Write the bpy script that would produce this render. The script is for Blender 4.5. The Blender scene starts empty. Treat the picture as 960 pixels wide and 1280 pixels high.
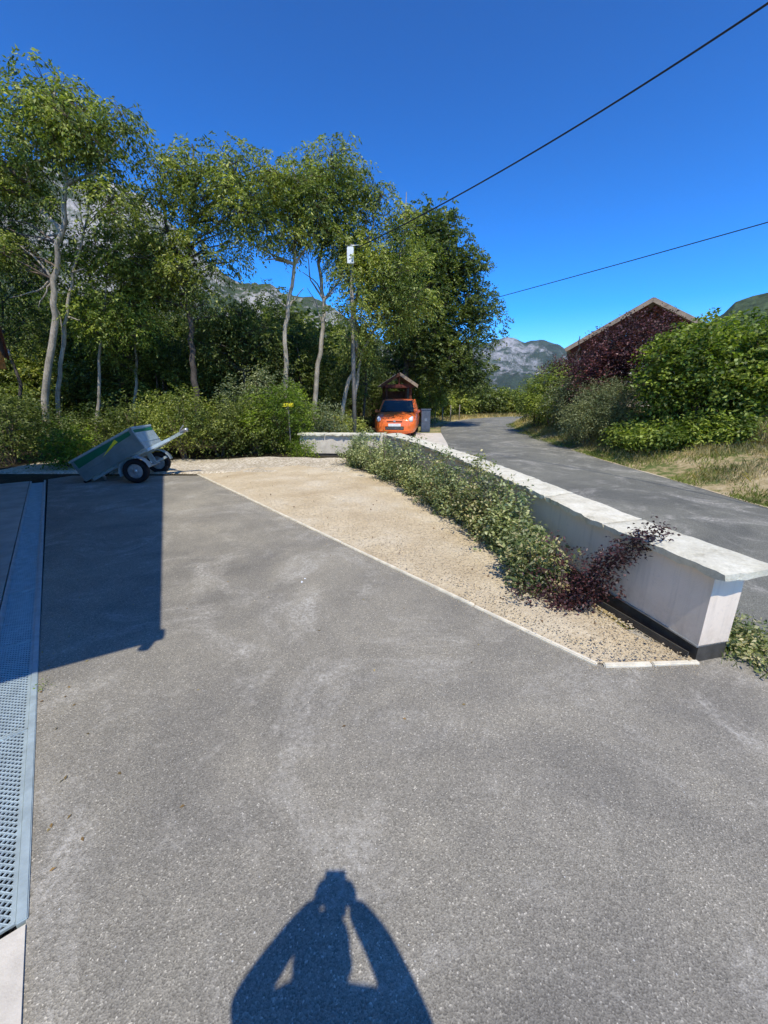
import bpy, bmesh, math, random
import numpy as np
from mathutils import Vector, Matrix, noise
random.seed(7)
RNG = np.random.default_rng(11)
R = math.radians
SC = bpy.context.scene
COL = SC.collection
# ------------------------------------------------------------------ camera
F_PX, PITCH, CAMH = 490.0, R(15.95), 1.6
cam = bpy.data.cameras.new('camera')
co = bpy.data.objects.new('camera', cam); COL.objects.link(co)
cam.sensor_fit = 'HORIZONTAL'; cam.sensor_width = 36; cam.lens = 36*F_PX/960
cam.clip_start = 0.02; cam.clip_end = 30000
co.location = (0, 0, CAMH); co.rotation_euler = (R(90)-PITCH, 0, 0)
SC.camera = co
SC.render.resolution_x = 768; SC.render.resolution_y = 1024
# ------------------------------------------------------------------ sky and sun
SUN_EL, SUN_AZ = R(58.4), math.atan2(.150, -.988)      # azimuth clockwise from +Y
w = bpy.data.worlds.new('World'); SC.world = w; w.use_nodes = True
nt = w.node_tree; nt.nodes.clear()
sky = nt.nodes.new('ShaderNodeTexSky'); sky.sky_type = 'NISHITA'; sky.sun_disc = False
sky.sun_elevation = SUN_EL; sky.sun_rotation = SUN_AZ
sky.altitude = 1500; sky.air_density = 1.0; sky.dust_density = 0.0; sky.ozone_density = 4.0
hs = nt.nodes.new('ShaderNodeHueSaturation'); hs.inputs['Saturation'].default_value = 1.22
bg = nt.nodes.new('ShaderNodeBackground'); bg.inputs[1].default_value = 0.11
wo = nt.nodes.new('ShaderNodeOutputWorld')
gm_ = nt.nodes.new('ShaderNodeGamma'); gm_.inputs[1].default_value = 1.62
nt.links.new(sky.outputs[0], gm_.inputs[0]); nt.links.new(gm_.outputs[0], hs.inputs['Color']); nt.links.new(hs.outputs[0], bg.inputs[0]); nt.links.new(bg.outputs[0], wo.inputs[0])
to_sun = Vector((math.cos(SUN_EL)*math.sin(SUN_AZ), math.cos(SUN_EL)*math.cos(SUN_AZ), math.sin(SUN_EL)))
sl = bpy.data.lights.new('sun', 'SUN'); sl.energy = 5.0; sl.angle = R(0.53); sl.color = (1, .95, .845)
so = bpy.data.objects.new('sun', sl); COL.objects.link(so); so.location = (0, 0, 40)
so.rotation_euler = to_sun.to_track_quat('Z', 'Y').to_euler()
SC.view_settings.view_transform = 'Standard'; SC.view_settings.look = 'None'
SC.view_settings.exposure = 0; SC.view_settings.gamma = 1
# ------------------------------------------------------------------ helpers: points
CP, SP = math.cos(PITCH), math.sin(PITCH)
def at(px, py, Y):
    "point of the vertical plane y=Y seen in direction (px,py)"
    u = (px-480)/F_PX; v = (py-640)/F_PX
    t = Y/(CP-SP*v)
    return Vector((t*u, Y, CAMH-t*(SP+CP*v)))
def gp(px, py, z=0.0):
    u = (px-480)/F_PX; v = (py-640)/F_PX
    t = (CAMH-z)/(SP+CP*v)
    return Vector((t*u, t*(CP-SP*v), z))
def road_z(y):
    return .012*min(max(y-6, 0), 24)
def smooth(a, b, x):
    t = min(max((x-a)/(b-a), 0), 1); return t*t*(3-2*t)
# ------------------------------------------------------------------ helpers: objects
def tag(o, label=None, cat=None, group=None, kind=None):
    if label: o['label'] = label
    if cat: o['category'] = cat
    if group: o['group'] = group
    if kind: o['kind'] = kind
    return o
def empty(name, loc=(0, 0, 0), rz=0.0):
    o = bpy.data.objects.new(name, None); COL.objects.link(o); o.empty_display_size = .2
    o.location = loc; o.rotation_euler = (0, 0, rz); return o
def link(name, me, m=None, parent=None):
    if m is not None and not me.materials: me.materials.append(m)
    o = bpy.data.objects.new(name, me); COL.objects.link(o)
    if parent is not None: o.parent = parent
    return o
def copy_tree(o, parent=None):
    c = o.copy(); COL.objects.link(c)
    if parent is not None: c.parent = parent
    for ch in list(o.children): copy_tree(ch, c)
    return c
class MB:
    "collects shapes for ONE mesh"
    def __init__(s): s.v = []; s.f = []; s.sm = []
    def add(s, vs, fs, smooth=False):
        k = len(s.v); s.v += [tuple(p) for p in vs]; s.f += [tuple(i+k for i in f) for f in fs]; s.sm += [smooth]*len(fs)
    def box(s, c, d, rot=None, taper=1.0):
        x, y, z = d[0]/2, d[1]/2, d[2]/2
        ps = [Vector((a*x*(taper if e > 0 else 1), b*y*(taper if e > 0 else 1), e*z)) for e in (-1, 1) for b in (-1, 1) for a in (-1, 1)]
        if rot is not None: ps = [rot @ p for p in ps]
        c = Vector(c)
        s.add([p+c for p in ps], [(0, 2, 3, 1), (4, 5, 7, 6), (0, 1, 5, 4), (2, 6, 7, 3), (0, 4, 6, 2), (1, 3, 7, 5)])
    def beam(s, a, b, wd, h, up=(0, 0, 1)):
        a, b = Vector(a), Vector(b); d = (b-a); L = d.length; d.normalize()
        sx = d.cross(Vector(up)); sx.normalize(); uz = sx.cross(d)
        m = Matrix((sx, d, uz)).transposed()
        s.box((a+b)/2, (wd, L, h), m)
    def tube(s, pts, rad, n=7, caps=True):
        pts = [Vector(p) for p in pts]
        if not hasattr(rad, '__len__'): rad = [rad]*len(pts)
        ref = Vector((.31, .77, .21)); vs = []; fs = []
        prev = None
        for i, p in enumerate(pts):
            d = (pts[min(i+1, len(pts)-1)]-pts[max(i-1, 0)])
            if d.length < 1e-9: d = Vector((0, 0, 1))
            d.normalize()
            if prev is None:
                a = d.cross(ref)
            else:
                a = prev - d*prev.dot(d)
            a.normalize(); prev = a.copy(); b = d.cross(a)
            for k in range(n):
                t = 2*math.pi*k/n; vs.append(p+(a*math.cos(t)+b*math.sin(t))*rad[i])
        for i in range(len(pts)-1):
            for k in range(n):
                q = (k+1) % n; fs.append((i*n+k, i*n+q, (i+1)*n+q, (i+1)*n+k))
        if caps:
            fs.append(tuple(range(n-1, -1, -1))); fs.append(tuple((len(pts)-1)*n+k for k in range(n)))
        s.add(vs, fs, True)
    def prism(s, poly, z0, z1):
        n = len(poly); vs = [(p[0], p[1], z0) for p in poly]+[(p[0], p[1], z1) for p in poly]
        fs = [tuple(range(n-1, -1, -1)), tuple(range(n, 2*n))]+[(i, (i+1) % n, n+(i+1) % n, n+i) for i in range(n)]
        s.add(vs, fs)
    def mesh(s, name):
        me = bpy.data.meshes.new(name); me.from_pydata(s.v, [], s.f)
        me.polygons.foreach_set('use_smooth', s.sm); me.update(); return me
    def build(s, name, m, parent=None, bevel=0):
        me = s.mesh(name)
        if bevel:
            bm = bmesh.new(); bm.from_mesh(me)
            es = [e for e in bm.edges if len(e.link_faces) == 2 and e.calc_face_angle(0) > .5]
            bmesh.ops.bevel(bm, geom=es, offset=bevel, segments=2, affect='EDGES', clamp_overlap=True)
            bm.to_mesh(me); bm.free()
        return link(name, me, m, parent)
def np_mesh(name, V, k):
    "V (N,k,3): N separate k-gons"
    N = V.shape[0]; me = bpy.data.meshes.new(name)
    me.vertices.add(N*k); me.vertices.foreach_set('co', V.reshape(-1).astype(np.float32))
    me.loops.add(N*k); me.loops.foreach_set('vertex_index', np.arange(N*k, dtype=np.int32))
    me.polygons.add(N); me.polygons.foreach_set('loop_start', np.arange(0, N*k, k, dtype=np.int32))
    me.update(); me.validate(); return me
def unit(a): return a/np.maximum(np.linalg.norm(a, axis=-1, keepdims=True), 1e-9)
def leaf_quads(P, D, L, W, tilt=.7, up=(0, 0, 1)):
    N = len(P); n = unit(np.array(up)*1.0+RNG.normal(0, tilt, (N, 3))); D = unit(D)
    w_ = unit(np.cross(D, n)); n2 = np.cross(w_, D)
    L = np.broadcast_to(np.asarray(L, float).reshape(-1, 1), (N, 1)); W = np.broadcast_to(np.asarray(W, float).reshape(-1, 1), (N, 1))
    a = P; c = P+D*L-n2*L*.12
    b = P+D*L*.45+w_*W*.5+n2*W*.12; d = P+D*L*.45-w_*W*.5+n2*W*.12
    return np.stack([a, b, c, d], 1)
def sprays(P, D, n, ln, L, W, droop=.5, spread=.9, tilt=.7):
    "compound twigs: from each P along D, n leaflets alternating left and right"
    S = len(P); D = unit(D)
    side = unit(np.cross(D, RNG.normal(0, .35, (S, 3))+np.array([0, 0, 1.0])))
    out = []
    for j in range(n):
        q = (j+.6)/n; p = P+D*(ln*q)+np.array([0, 0, -1.0])*(droop*ln*q*q)
        sg = 1 if j % 2 else -1
        dd = D*.55+side*sg*spread+np.array([0, 0, -droop*.8])+RNG.normal(0, .3, (S, 3))
        out.append(leaf_quads(p+RNG.normal(0, .02, (S, 3)), dd, L*RNG.uniform(.6, 1.25, S), W*RNG.uniform(.7, 1.2, S), tilt))
    return np.concatenate(out, 0)
def ball(n, shell=.5):
    d = unit(RNG.normal(0, 1, (n, 3))); r = RNG.uniform(0, 1, n)**(1/3.0*(1-shell)+.02)
    return d, d*r[:, None]
def height_grid(name, xs, ys, fn, m, parent=None, cut=None, smooth_=True):
    vs = [(x, y, fn(x, y)) for y in ys for x in xs]; nx = len(xs); fs = []
    for j in range(len(ys)-1):
        for i in range(nx-1):
            if cut and cut((xs[i]+xs[i+1])/2, (ys[j]+ys[j+1])/2): continue
            fs.append((j*nx+i, j*nx+i+1, (j+1)*nx+i+1, (j+1)*nx+i))
    me = bpy.data.meshes.new(name); me.from_pydata(vs, [], fs); me.update()
    if smooth_: me.polygons.foreach_set('use_smooth', [True]*len(fs))
    return link(name, me, m, parent)
# ------------------------------------------------------------------ helpers: materials
class Mat:
    def __init__(s, name, rough=.8, spec=.3, metal=0):
        s.m = bpy.data.materials.new(name); s.m.use_nodes = True; s.nt = s.m.node_tree
        s.b = s.nt.nodes['Principled BSDF']; s.b.inputs['Roughness'].default_value = rough
        s.b.inputs['Specular IOR Level'].default_value = spec; s.b.inputs['Metallic'].default_value = metal
        s.co = None
    def n(s, t, **kw):
        q = s.nt.nodes.new(t)
        for k, v in kw.items(): setattr(q, k, v)
        return q
    def l(s, a, b): s.nt.links.new(a, b)
    def pos(s, world=True):
        if s.co is None:
            s.co = s.n('ShaderNodeNewGeometry').outputs['Position'] if world else s.n('ShaderNodeTexCoord').outputs['Object']
        return s.co
    def noise(s, scale, detail=4, rough=.6, vec=None, dist=0):
        q = s.n('ShaderNodeTexNoise'); q.inputs['Scale'].default_value = scale; q.inputs['Detail'].default_value = detail
        q.inputs['Roughness'].default_value = rough; q.inputs['Distortion'].default_value = dist; s.l(vec or s.pos(), q.inputs['Vector']); return q.outputs[0]
    def voro(s, scale, feature='F1', out='Distance', vec=None):
        q = s.n('ShaderNodeTexVoronoi'); q.feature = feature; q.inputs['Scale'].default_value = scale; s.l(vec or s.pos(), q.inputs['Vector']); return q.outputs[out]
    def ramp(s, fac, stops):
        q = s.n('ShaderNodeValToRGB'); e = q.color_ramp.elements
        while len(e) > 1: e.remove(e[0])
        for i, (p, c) in enumerate(stops):
            k = e[0] if i == 0 else e.new(p)
            k.position = p; k.color = (*c, 1) if len(c) == 3 else c
        s.l(fac, q.inputs[0]); return q.outputs[0]
    def g(s, fac, a, b):   # grey ramp
        return s.ramp(fac, [(a, (0, 0, 0)), (b, (1, 1, 1))])
    def mix(s, fac, a, b, mode='MIX'):
        q = s.n('ShaderNodeMix'); q.data_type = 'RGBA'; q.blend_type = mode
        for v, k in ((fac, 0), (a, 6), (b, 7)):
            if isinstance(v, (int, float)): q.inputs[k].default_value = v
            elif isinstance(v, tuple): q.inputs[k].default_value = (*v, 1)
            else: s.l(v, q.inputs[k])
        return q.outputs[2]
    def math(s, op, a, b=0.0, clamp=False):
        q = s.n('ShaderNodeMath'); q.operation = op; q.use_clamp = clamp
        for v, k in ((a, 0), (b, 1)):
            if isinstance(v, (int, float)): q.inputs[k].default_value = v
            else: s.l(v, q.inputs[k])
        return q.outputs[0]
    def bump(s, h, strength=.3, dist=.01, prev=None):
        q = s.n('ShaderNodeBump'); q.inputs['Strength'].default_value = strength; q.inputs['Distance'].default_value = dist
        s.l(h, q.inputs['Height'])
        if prev is not None: s.l(prev, q.inputs['Normal'])
        s.l(q.outputs[0], s.b.inputs['Normal']); return q.outputs[0]
    def color(s, c):
        if isinstance(c, tuple): s.b.inputs['Base Color'].default_value = (*c, 1)
        else: s.l(c, s.b.inputs['Base Color'])
        return s.m
def plain(name, c, rough=.6, spec=.3, metal=0, var=.25, scale=6, bump=0):
    a = Mat(name, rough, spec, metal)
    nz = a.noise(scale, 5, .65)
    col = a.mix(a.g(nz, .35, .68), tuple(x*(1-var) for x in c), tuple(min(1, x*(1+var)) for x in c))
    if bump: a.bump(a.noise(scale*8, 4, .7), bump, .005)
    return a.color(col)
def leafmat(name, dark, mid, lite, trans=.35, clump=.9, gloss=.35):
    a = Mat(name, .5, gloss)
    q = a.n('ShaderNodeNewGeometry'); a.co = q.outputs['Position']
    c1 = a.ramp(q.outputs['Random Per Island'], [(0, dark), (.5, mid), (1, lite)])
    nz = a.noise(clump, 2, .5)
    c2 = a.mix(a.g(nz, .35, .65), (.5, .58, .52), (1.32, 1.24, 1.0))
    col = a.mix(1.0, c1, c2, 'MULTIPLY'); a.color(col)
    tr = a.n('ShaderNodeBsdfTranslucent'); a.l(a.mix(1.0, col, (1.25, 1.5, .55), 'MULTIPLY'), tr.inputs[0])
    mx = a.n('ShaderNodeMixShader'); mx.inputs[0].default_value = trans
    out = a.nt.nodes['Material Output']; a.l(a.b.outputs[0], mx.inputs[1]); a.l(tr.outputs[0], mx.inputs[2]); a.l(mx.outputs[0], out.inputs[0])
    return a.m
M = {}
def asphalt(name, lo, hi, chips=.5, patch=True):
    a = Mat(name, .85, .25)
    ps = a.pos()
    cell = a.voro(215, out='Color'); sep = a.n('ShaderNodeSeparateColor'); a.l(cell, sep.inputs[0])
    agg = a.ramp(sep.outputs[0], [(0, tuple(x*.72 for x in lo)), (.3, lo), (.85, hi), (.97, tuple(x*1.25 for x in hi)), (1, tuple(x*1.9 for x in hi))])
    big = a.noise(.55, 6, .62, dist=.6)
    mid = a.noise(2.6, 6, .7, dist=.3)
    m1 = a.mix(a.g(big, .36, .66), (.76, .76, .76), (1.20, 1.18, 1.11))
    m2 = a.mix(a.g(mid, .3, .72), (.86, .86, .87), (1.14, 1.13, 1.12))
    col = a.mix(1.0, agg, m1, 'MULTIPLY'); col = a.mix(1.0, col, m2, 'MULTIPLY')
    if patch:
        # dusty pale scuffs
        sc = a.math('MULTIPLY', a.g(a.noise(1.1, 8, .75, dist=1.2), .50, .68), a.g(a.noise(38, 4, .8), .40, .62))
        col = a.mix(a.math('MULTIPLY', sc, 1.0), col, (.54, .50, .42))
    ch = a.g(a.voro(33), .10, .055); rnd = a.n('ShaderNodeSeparateColor'); a.l(a.voro(33, out='Color'), rnd.inputs[0])
    col = a.mix(a.math('MULTIPLY', a.math('MULTIPLY', ch, a.g(rnd.outputs[1], .78, .8)), chips), col, (.55, .54, .5))
    h = a.math('ADD', a.voro(215), a.math('MULTIPLY', a.noise(60, 3, .7), .9))
    a.bump(h, .55, .0035)
    return a.color(col)
M['yard'] = asphalt('yard_asphalt', (.238, .218, .176), (.312, .286, .232), .9)
M['road'] = asphalt('road_asphalt', (.152, .149, .122), (.212, .208, .172), .3, True)
# sand
a = Mat('sandy_soil', .95, .1)
n1 = a.noise(1.1, 5, .6); n2 = a.noise(24, 6, .75)
c = a.ramp(n1, [(.3, (.60, .47, .29)), (.5, (.71, .58, .38)), (.68, (.79, .68, .49))])
c = a.mix(1.0, c, a.mix(a.g(n2, .3, .7), (.78, .76, .74), (1.12, 1.12, 1.12)), 'MULTIPLY')
v = a.g(a.voro(45), .35, .1); q = a.n('ShaderNodeSeparateColor'); a.l(a.voro(45, out='Color'), q.inputs[0])
c = a.mix(a.math('MULTIPLY', v, a.g(q.outputs[0], .6, .62)), c, a.ramp(q.outputs[1], [(0, (.24, .2, .16)), (.5, (.42, .36, .28)), (1, (.62, .57, .5))]))
a.bump(a.math('ADD', a.noise(22, 6, .8), a.math('MULTIPLY', v, .6)), .9, .03)
M['sand'] = a.color(c)
a = Mat('pale_gravel', .95, .15)
q = a.n('ShaderNodeSeparateColor'); a.l(a.voro(30, out='Color'), q.inputs[0])
c = a.ramp(q.outputs[0], [(0, (.38, .31, .21)), (.5, (.56, .48, .35)), (1, (.74, .66, .52))])
c = a.mix(1.0, c, a.mix(a.g(a.noise(1.5, 5), .3, .7), (.8, .78, .74), (1.1, 1.1, 1.1)), 'MULTIPLY')
a.bump(a.voro(30), .7, .03); M['gravel'] = a.color(c)
# ground: leaf litter under the wood, dry grass elsewhere
a = Mat('ground_soil', .95, .1)
sx = a.n('ShaderNodeSeparateXYZ'); a.l(a.pos(), sx.inputs[0])
n1 = a.noise(.8, 6, .7); n2 = a.noise(7, 6, .75)
dry = a.ramp(a.math('ADD', a.math('MULTIPLY', n1, .6), a.math('MULTIPLY', n2, .4)), [(.38, (.07, .11, .025)), (.47, (.17, .19, .06)), (.53, (.42, .32, .16)), (.64, (.62, .50, .30))])
lit = a.ramp(n2, [(.3, (.03, .025, .015)), (.7, (.09, .07, .04))])
c = a.mix(a.g(sx.outputs[0], .0, .9), lit, dry)   # x<0: wood floor
a.bump(n2, .8, .08); M['ground'] = a.color(c)
# stone cap
a = Mat('cap_stone', .85, .25)
oi = a.n('ShaderNodeObjectInfo')
n1 = a.noise(5, 7, .7, dist=.4); n2 = a.noise(40, 6, .75)
c = a.ramp(n1, [(.28, (.52, .47, .35)), (.5, (.74, .69, .55)), (.7, (.84, .79, .66))])
c = a.mix(1.0, c, a.mix(a.g(n2, .3, .75), (.82, .81, .78), (1.1, 1.1, 1.1)), 'MULTIPLY')
c = a.mix(1.0, c, a.ramp(oi.outputs['Random'], [(0, (.9, .91, .88)), (1, (1.05, 1.04, 1.0))]), 'MULTIPLY')
c = a.mix(a.math('MULTIPLY', a.g(a.noise(9, 6, .8), .6, .68), .5), c, (.25, .25, .18))
a.bump(a.math('ADD', n1, a.math('MULTIPLY', n2, .5)), .8, .02); M['cap'] = a.color(c)
a = Mat('wall_render', .9, .2)
c = a.mix(a.g(a.noise(2, 6, .7), .3, .7), (.80, .66, .50), (.88, .74, .58))
c = a.mix(a.math('MULTIPLY', a.g(a.noise(14, 6, .8), .58, .72), .35), c, (.46, .38, .32))
mp = a.n('ShaderNodeMapping'); mp.inputs['Scale'].default_value = (9, 9, .7); a.l(a.pos(), mp.inputs[0])
sx = a.n('ShaderNodeSeparateXYZ'); a.l(a.pos(), sx.inputs[0])
stk = a.g(a.noise(1.6, 5, .7, vec=mp.outputs[0]), .5, .72)
c = a.mix(a.math('MULTIPLY', stk, .30), c, (.38, .31, .24))
low = a.math('MULTIPLY', a.g(sx.outputs[2], .32, .10), a.g(a.noise(11, 6, .8), .35, .65))
c = a.mix(a.math('MULTIPLY', low, .5), c, (.42, .33, .23))
a.bump(a.math('ADD', a.noise(180, 3, .8), a.noise(5, 3, .5)), .5, .005); M['render'] = a.color(c)
M['plinth'] = plain('dark_plinth', (.06, .054, .044), .7, .3, 0, .3, 12, .2)
M['trim'] = plain('zinc_trim', (.34, .36, .37), .45, .5, .6, .2, 10)
M['concrete'] = plain('concrete', (.40, .37, .31), .9, .2, 0, .18, 3, .5)
M['pale_concrete'] = plain('pale_concrete', (.60, .54, .44), .9, .2, 0, .16, 5, .5)
M['kerb'] = plain('kerb_concrete', (.72, .65, .50), .9, .2, 0, .18, 9, .5)
M['galv'] = plain('galvanised_steel', (.38, .45, .45), .5, .4, .2, .16, 14)
M['dark'] = plain('black_plastic', (.012, .012, .013), .6, .3)
M['void'] = plain('channel_shade', (.008, .009, .010), .9, .1)  # shade under the grating put into the channel's near-black colour
M['rubber'] = plain('rubber', (.018, .018, .019), .85, .2)
M['steel'] = plain('steel', (.5, .51, .52), .4, .5, .7)
M['side_panel'] = plain('trailer_side_steel', (.20, .25, .25), .45, .4, .35, .12, 5)
M['green_paint'] = plain('green_stripe_paint', (.012, .13, .06), .45, .4, 0, .1)
M['yellow_paint'] = plain('yellow_paint', (.75, .62, .03), .5, .4, 0, .08)
M['white_plastic'] = plain('white_plastic', (.75, .75, .72), .5, .4, 0, .08)
M['timber'] = plain('brown_timber', (.10, .04, .022), .8, .2, 0, .35, 9, .3)
M['orange_timber'] = plain('orange_timber', (.52, .20, .045), .7, .2, 0, .25, 9, .3)
M['roof_tile'] = plain('roof_sheet', (.20, .17, .15), .8, .3, 0, .25, 4, .3)
M['verge'] = plain('roof_verge', (.32, .235, .16), .8, .3, 0, .2, 5)
M['red_timber'] = plain('red_brown_boards', (.13, .038, .025), .8, .2, 0, .3, 7, .3)
M['cable'] = plain('cable_black', (.02, .02, .024), .6, .3)
M['pole'] = plain('pole_wood', (.24, .21, .17), .9, .1, 0, .3, 5, .3)
a = Mat('orange_car_paint', .3, .5); a.b.inputs['Coat Weight'].default_value = .25; a.b.inputs['Coat Roughness'].default_value = .08
M['car'] = a.color(a.mix(a.g(a.noise(40, 2), .3, .7), (.85, .165, .03), (.88, .185, .035)))
a = Mat('dark_glass', .06, .6); M['glass'] = a.color((.02, .035, .035))
a = Mat('headlight_glass', .4, .5); M['lamp'] = a.color((.72, .72, .70))
M['tshirt'] = plain('dark_shirt', (.05, .06, .09), .9, .1, 0, .1, 20)
M['skin'] = plain('skin', (.42, .24, .17), .6, .3, 0, .06, 20)
M['hair'] = plain('dark_hair', (.03, .02, .015), .7, .3, 0, .3, 60)
def bark(name, lo, hi):
    a = Mat(name, .9, .15); mp = a.n('ShaderNodeMapping'); mp.inputs['Scale'].default_value = (1, 1, .22); a.l(a.pos(), mp.inputs[0])
    n1 = a.noise(26, 6, .75, vec=mp.outputs[0]); n2 = a.noise(2.5, 4)
    c = a.mix(a.g(n1, .32, .68), lo, hi); c = a.mix(1.0, c, a.mix(a.g(n2, .35, .65), (.65, .65, .65), (1.15, 1.12, 1.1)), 'MULTIPLY')
    a.bump(n1, .8, .02); return a.color(c)
M['bark'] = bark('pale_bark', (.24, .205, .15), (.58, .51, .39))
M['bark_dark'] = bark('dark_bark', (.05, .042, .034), (.15, .125, .10))
M['twig'] = bark('twig_bark', (.10, .07, .05), (.24, .19, .14))
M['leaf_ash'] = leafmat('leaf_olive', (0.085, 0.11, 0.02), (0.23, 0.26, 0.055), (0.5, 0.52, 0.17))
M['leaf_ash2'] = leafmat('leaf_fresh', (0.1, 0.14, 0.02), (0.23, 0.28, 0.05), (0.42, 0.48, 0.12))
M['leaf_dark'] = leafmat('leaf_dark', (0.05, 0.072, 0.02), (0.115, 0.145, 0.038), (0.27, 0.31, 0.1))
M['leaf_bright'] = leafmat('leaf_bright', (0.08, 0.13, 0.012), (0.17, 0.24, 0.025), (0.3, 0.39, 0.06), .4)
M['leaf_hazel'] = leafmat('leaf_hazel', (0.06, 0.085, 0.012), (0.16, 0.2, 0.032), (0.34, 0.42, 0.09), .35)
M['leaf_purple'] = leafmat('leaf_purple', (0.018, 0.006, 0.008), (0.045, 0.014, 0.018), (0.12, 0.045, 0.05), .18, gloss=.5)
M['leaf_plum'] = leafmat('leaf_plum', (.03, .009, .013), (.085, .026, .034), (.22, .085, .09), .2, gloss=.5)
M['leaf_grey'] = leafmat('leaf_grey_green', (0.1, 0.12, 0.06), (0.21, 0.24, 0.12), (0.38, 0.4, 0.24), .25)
M['leaf_cot'] = leafmat('leaf_pale_green', (0.13, 0.165, 0.07), (0.28, 0.325, 0.14), (0.6, 0.6, 0.38), .25, 2.5)
M['leaf_cot2'] = leafmat('leaf_green_cream', (0.1, 0.14, 0.05), (0.25, 0.28, 0.12), (0.58, 0.5, 0.33), .25, 3.0)
M['leaf_jun'] = leafmat('leaf_juniper', (0.09, 0.11, 0.045), (0.22, 0.24, 0.11), (0.44, 0.46, 0.26), .15)
M['grass'] = leafmat('grass_green', (0.09, 0.13, 0.02), (0.19, 0.24, 0.05), (0.36, 0.38, 0.12), .3, 1.2)
M['grass_dry'] = leafmat('grass_straw', (0.32, 0.24, 0.11), (0.55, 0.43, 0.23), (0.75, 0.63, 0.38), .3, 1.2)
# ------------------------------------------------------------------ terrain and paving
AX = Vector((-.635, .773, 0)); AXN = Vector((-.773, -.635, 0))    # along the house front, into the house
AXANG = math.atan2(AX.y, AX.x)-R(90)
def bank(x, y):
    e = 5.95+max(0, y-15)**2*.018
    d = x-e
    return (.26*smooth(0, 1, d)*1 + .24*max(0, min(d-.6, 3.5))) if d > 0 else 0
def ground_z(x, y):
    z = road_z(y)-.03
    z += bank(x, y)
    if x < 6 and y > 9.2:
        k = smooth(0, -3, x)
        z += k*.035*max(0, min(y-10.8, 30))+.07*k*noise.noise(Vector((x*.7, y*.7, 0)))*smooth(11.2, 12, y)
    if x > 6: z += .08*noise.noise(Vector((x*1.3, y*1.3, 3)))*smooth(6.2, 7.2, x)
    da = (x+1.14)*-.635+(y-.85)*.773; dn = (x+1.14)*-.773+(y-.85)*-.635
    if -2.2 < da < 9.3 and -.9 < dn < 1.3: z -= .3
    r = math.hypot(x, y)
    if r > 45: z = z*(1-smooth(45, 90, r))-1.5*smooth(45, 120, r)
    return z
def axis_coords(lo, hi, fine_lo, fine_hi, st):
    a = list(np.arange(fine_lo, fine_hi+1e-6, st)); s = st; x = a[-1]
    while x < hi: s *= 1.35; x += s; a.append(x)
    s = st; x = a[0]
    while x > lo: s *= 1.35; x -= s; a.insert(0, x)
    return a
gxs = axis_coords(-3800, 3800, -26, 30, .5); gys = axis_coords(-3800, 3800, -8, 48, .5)
tag(height_grid('ground', gxs, gys, ground_z, M['ground']), kind='structure')
# yard
K0 = Vector((1.34, 2.11, 0)); K1 = Vector((-4.17, 8.66, 0))
yard = [(-.13, -.4), (1.03, -1.8), (11.0, -14), (14, -14), (8, 1.2), (7, 1.75), (2.25, 1.95), (2.1, 2.13), K0.xy[:], ((K0+(K1-K0)*.5).x, (K0+(K1-K0)*.5).y), K1.xy[:], (-6.6, 9.0), (-7.05, 8.1)]
m = MB(); m.add([(p[0], p[1], 0) for p in yard], [tuple(range(len(yard)))]); m.add([(K0.x-.1, K0.y-.1, -.005), (2.5, 1.9, -.005), (2.4, 2.5, -.005), (K0.x-.1, K0.y+.4, -.005)], [(0, 1, 2, 3)])
yo = m.build('driveway', M['yard']); tag(yo, kind='structure')
# road: from the yard mouth, straight, then bending right
WR = [(2.36, 1.6), (2.30, 2.4), (2.06, 3.3), (1.92, 5.0), (1.66, 6.7), (1.70, 9.0), (1.95, 11), (2.25, 14), (2.6, 18), (3.3, 22.5), (5.0, 27), (8.0, 31), (13, 34.5), (22, 38), (34, 41)]
RR = [(7.2, 1.3), (6.4, 3), (5.95, 5), (5.9, 8), (5.85, 10.5), (6.0, 13), (6.15, 15), (6.7, 18), (7.6, 21), (9.6, 24.5), (12.5, 27.2), (17, 30), (24, 33), (34, 36)]
def spline(pts, n):
    P = [Vector((p[0], p[1], 0)) for p in pts]; P = [P[0]*2-P[1]]+P+[P[-1]*2-P[-2]]; out = []
    for i in range(n):
        t = i/(n-1)*(len(pts)-1); k = min(int(t), len(pts)-2); f = t-k
        a, b, c, d = P[k:k+4]
        out.append(.5*((2*b)+(c-a)*f+(2*a-5*b+4*c-d)*f*f+(3*b-a-3*c+d)*f**3))
    return out
def resample(P, n):
    L = [0]
    for a, b in zip(P, P[1:]): L.append(L[-1]+(b-a).length)
    out = []; k = 0
    for i in range(n):
        s = L[-1]*i/(n-1)
        while k < len(L)-2 and L[k+1] < s: k += 1
        f = (s-L[k])/max(L[k+1]-L[k], 1e-9); out.append(P[k].lerp(P[k+1], f))
    return out
n = 120; A = resample(spline(WR, 240), n); B = resample(spline(RR, 240), n)
m = MB(); vs = []; fs = []
for i in range(n):
    for j in range(7):
        p = A[i].lerp(B[i], j/6); vs.append((p.x, p.y, road_z(p.y)+.006+.03*math.sin(math.pi*j/6)*smooth(2, 5, p.y)))
for i in range(n-1):
    for j in range(6): fs.append((i*7+j, i*7+j+1, i*7+j+8, i*7+j+7))
m.add(vs, fs, True); tag(m.build('road', M['road']), kind='structure')
# weak dusty fringe of the road: narrow gravel shoulder on the bank side
m = MB(); vs = []; fs = []
for i in range(n):
    t = (B[i]-A[i]).normalized()
    for j in range(3):
        p = B[i]+t*(-.03+.05*j+.06*noise.noise(Vector((i*.6, j, 0)))); vs.append((p.x, p.y, road_z(p.y)+.012-.006*j))
for i in range(n-1):
    for j in range(2): fs.append((i*3+j, i*3+j+1, i*3+j+4, i*3+j+3))
m.add(vs, fs, True); tag(m.build('road_shoulder', M['sand']), kind='structure')
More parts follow.
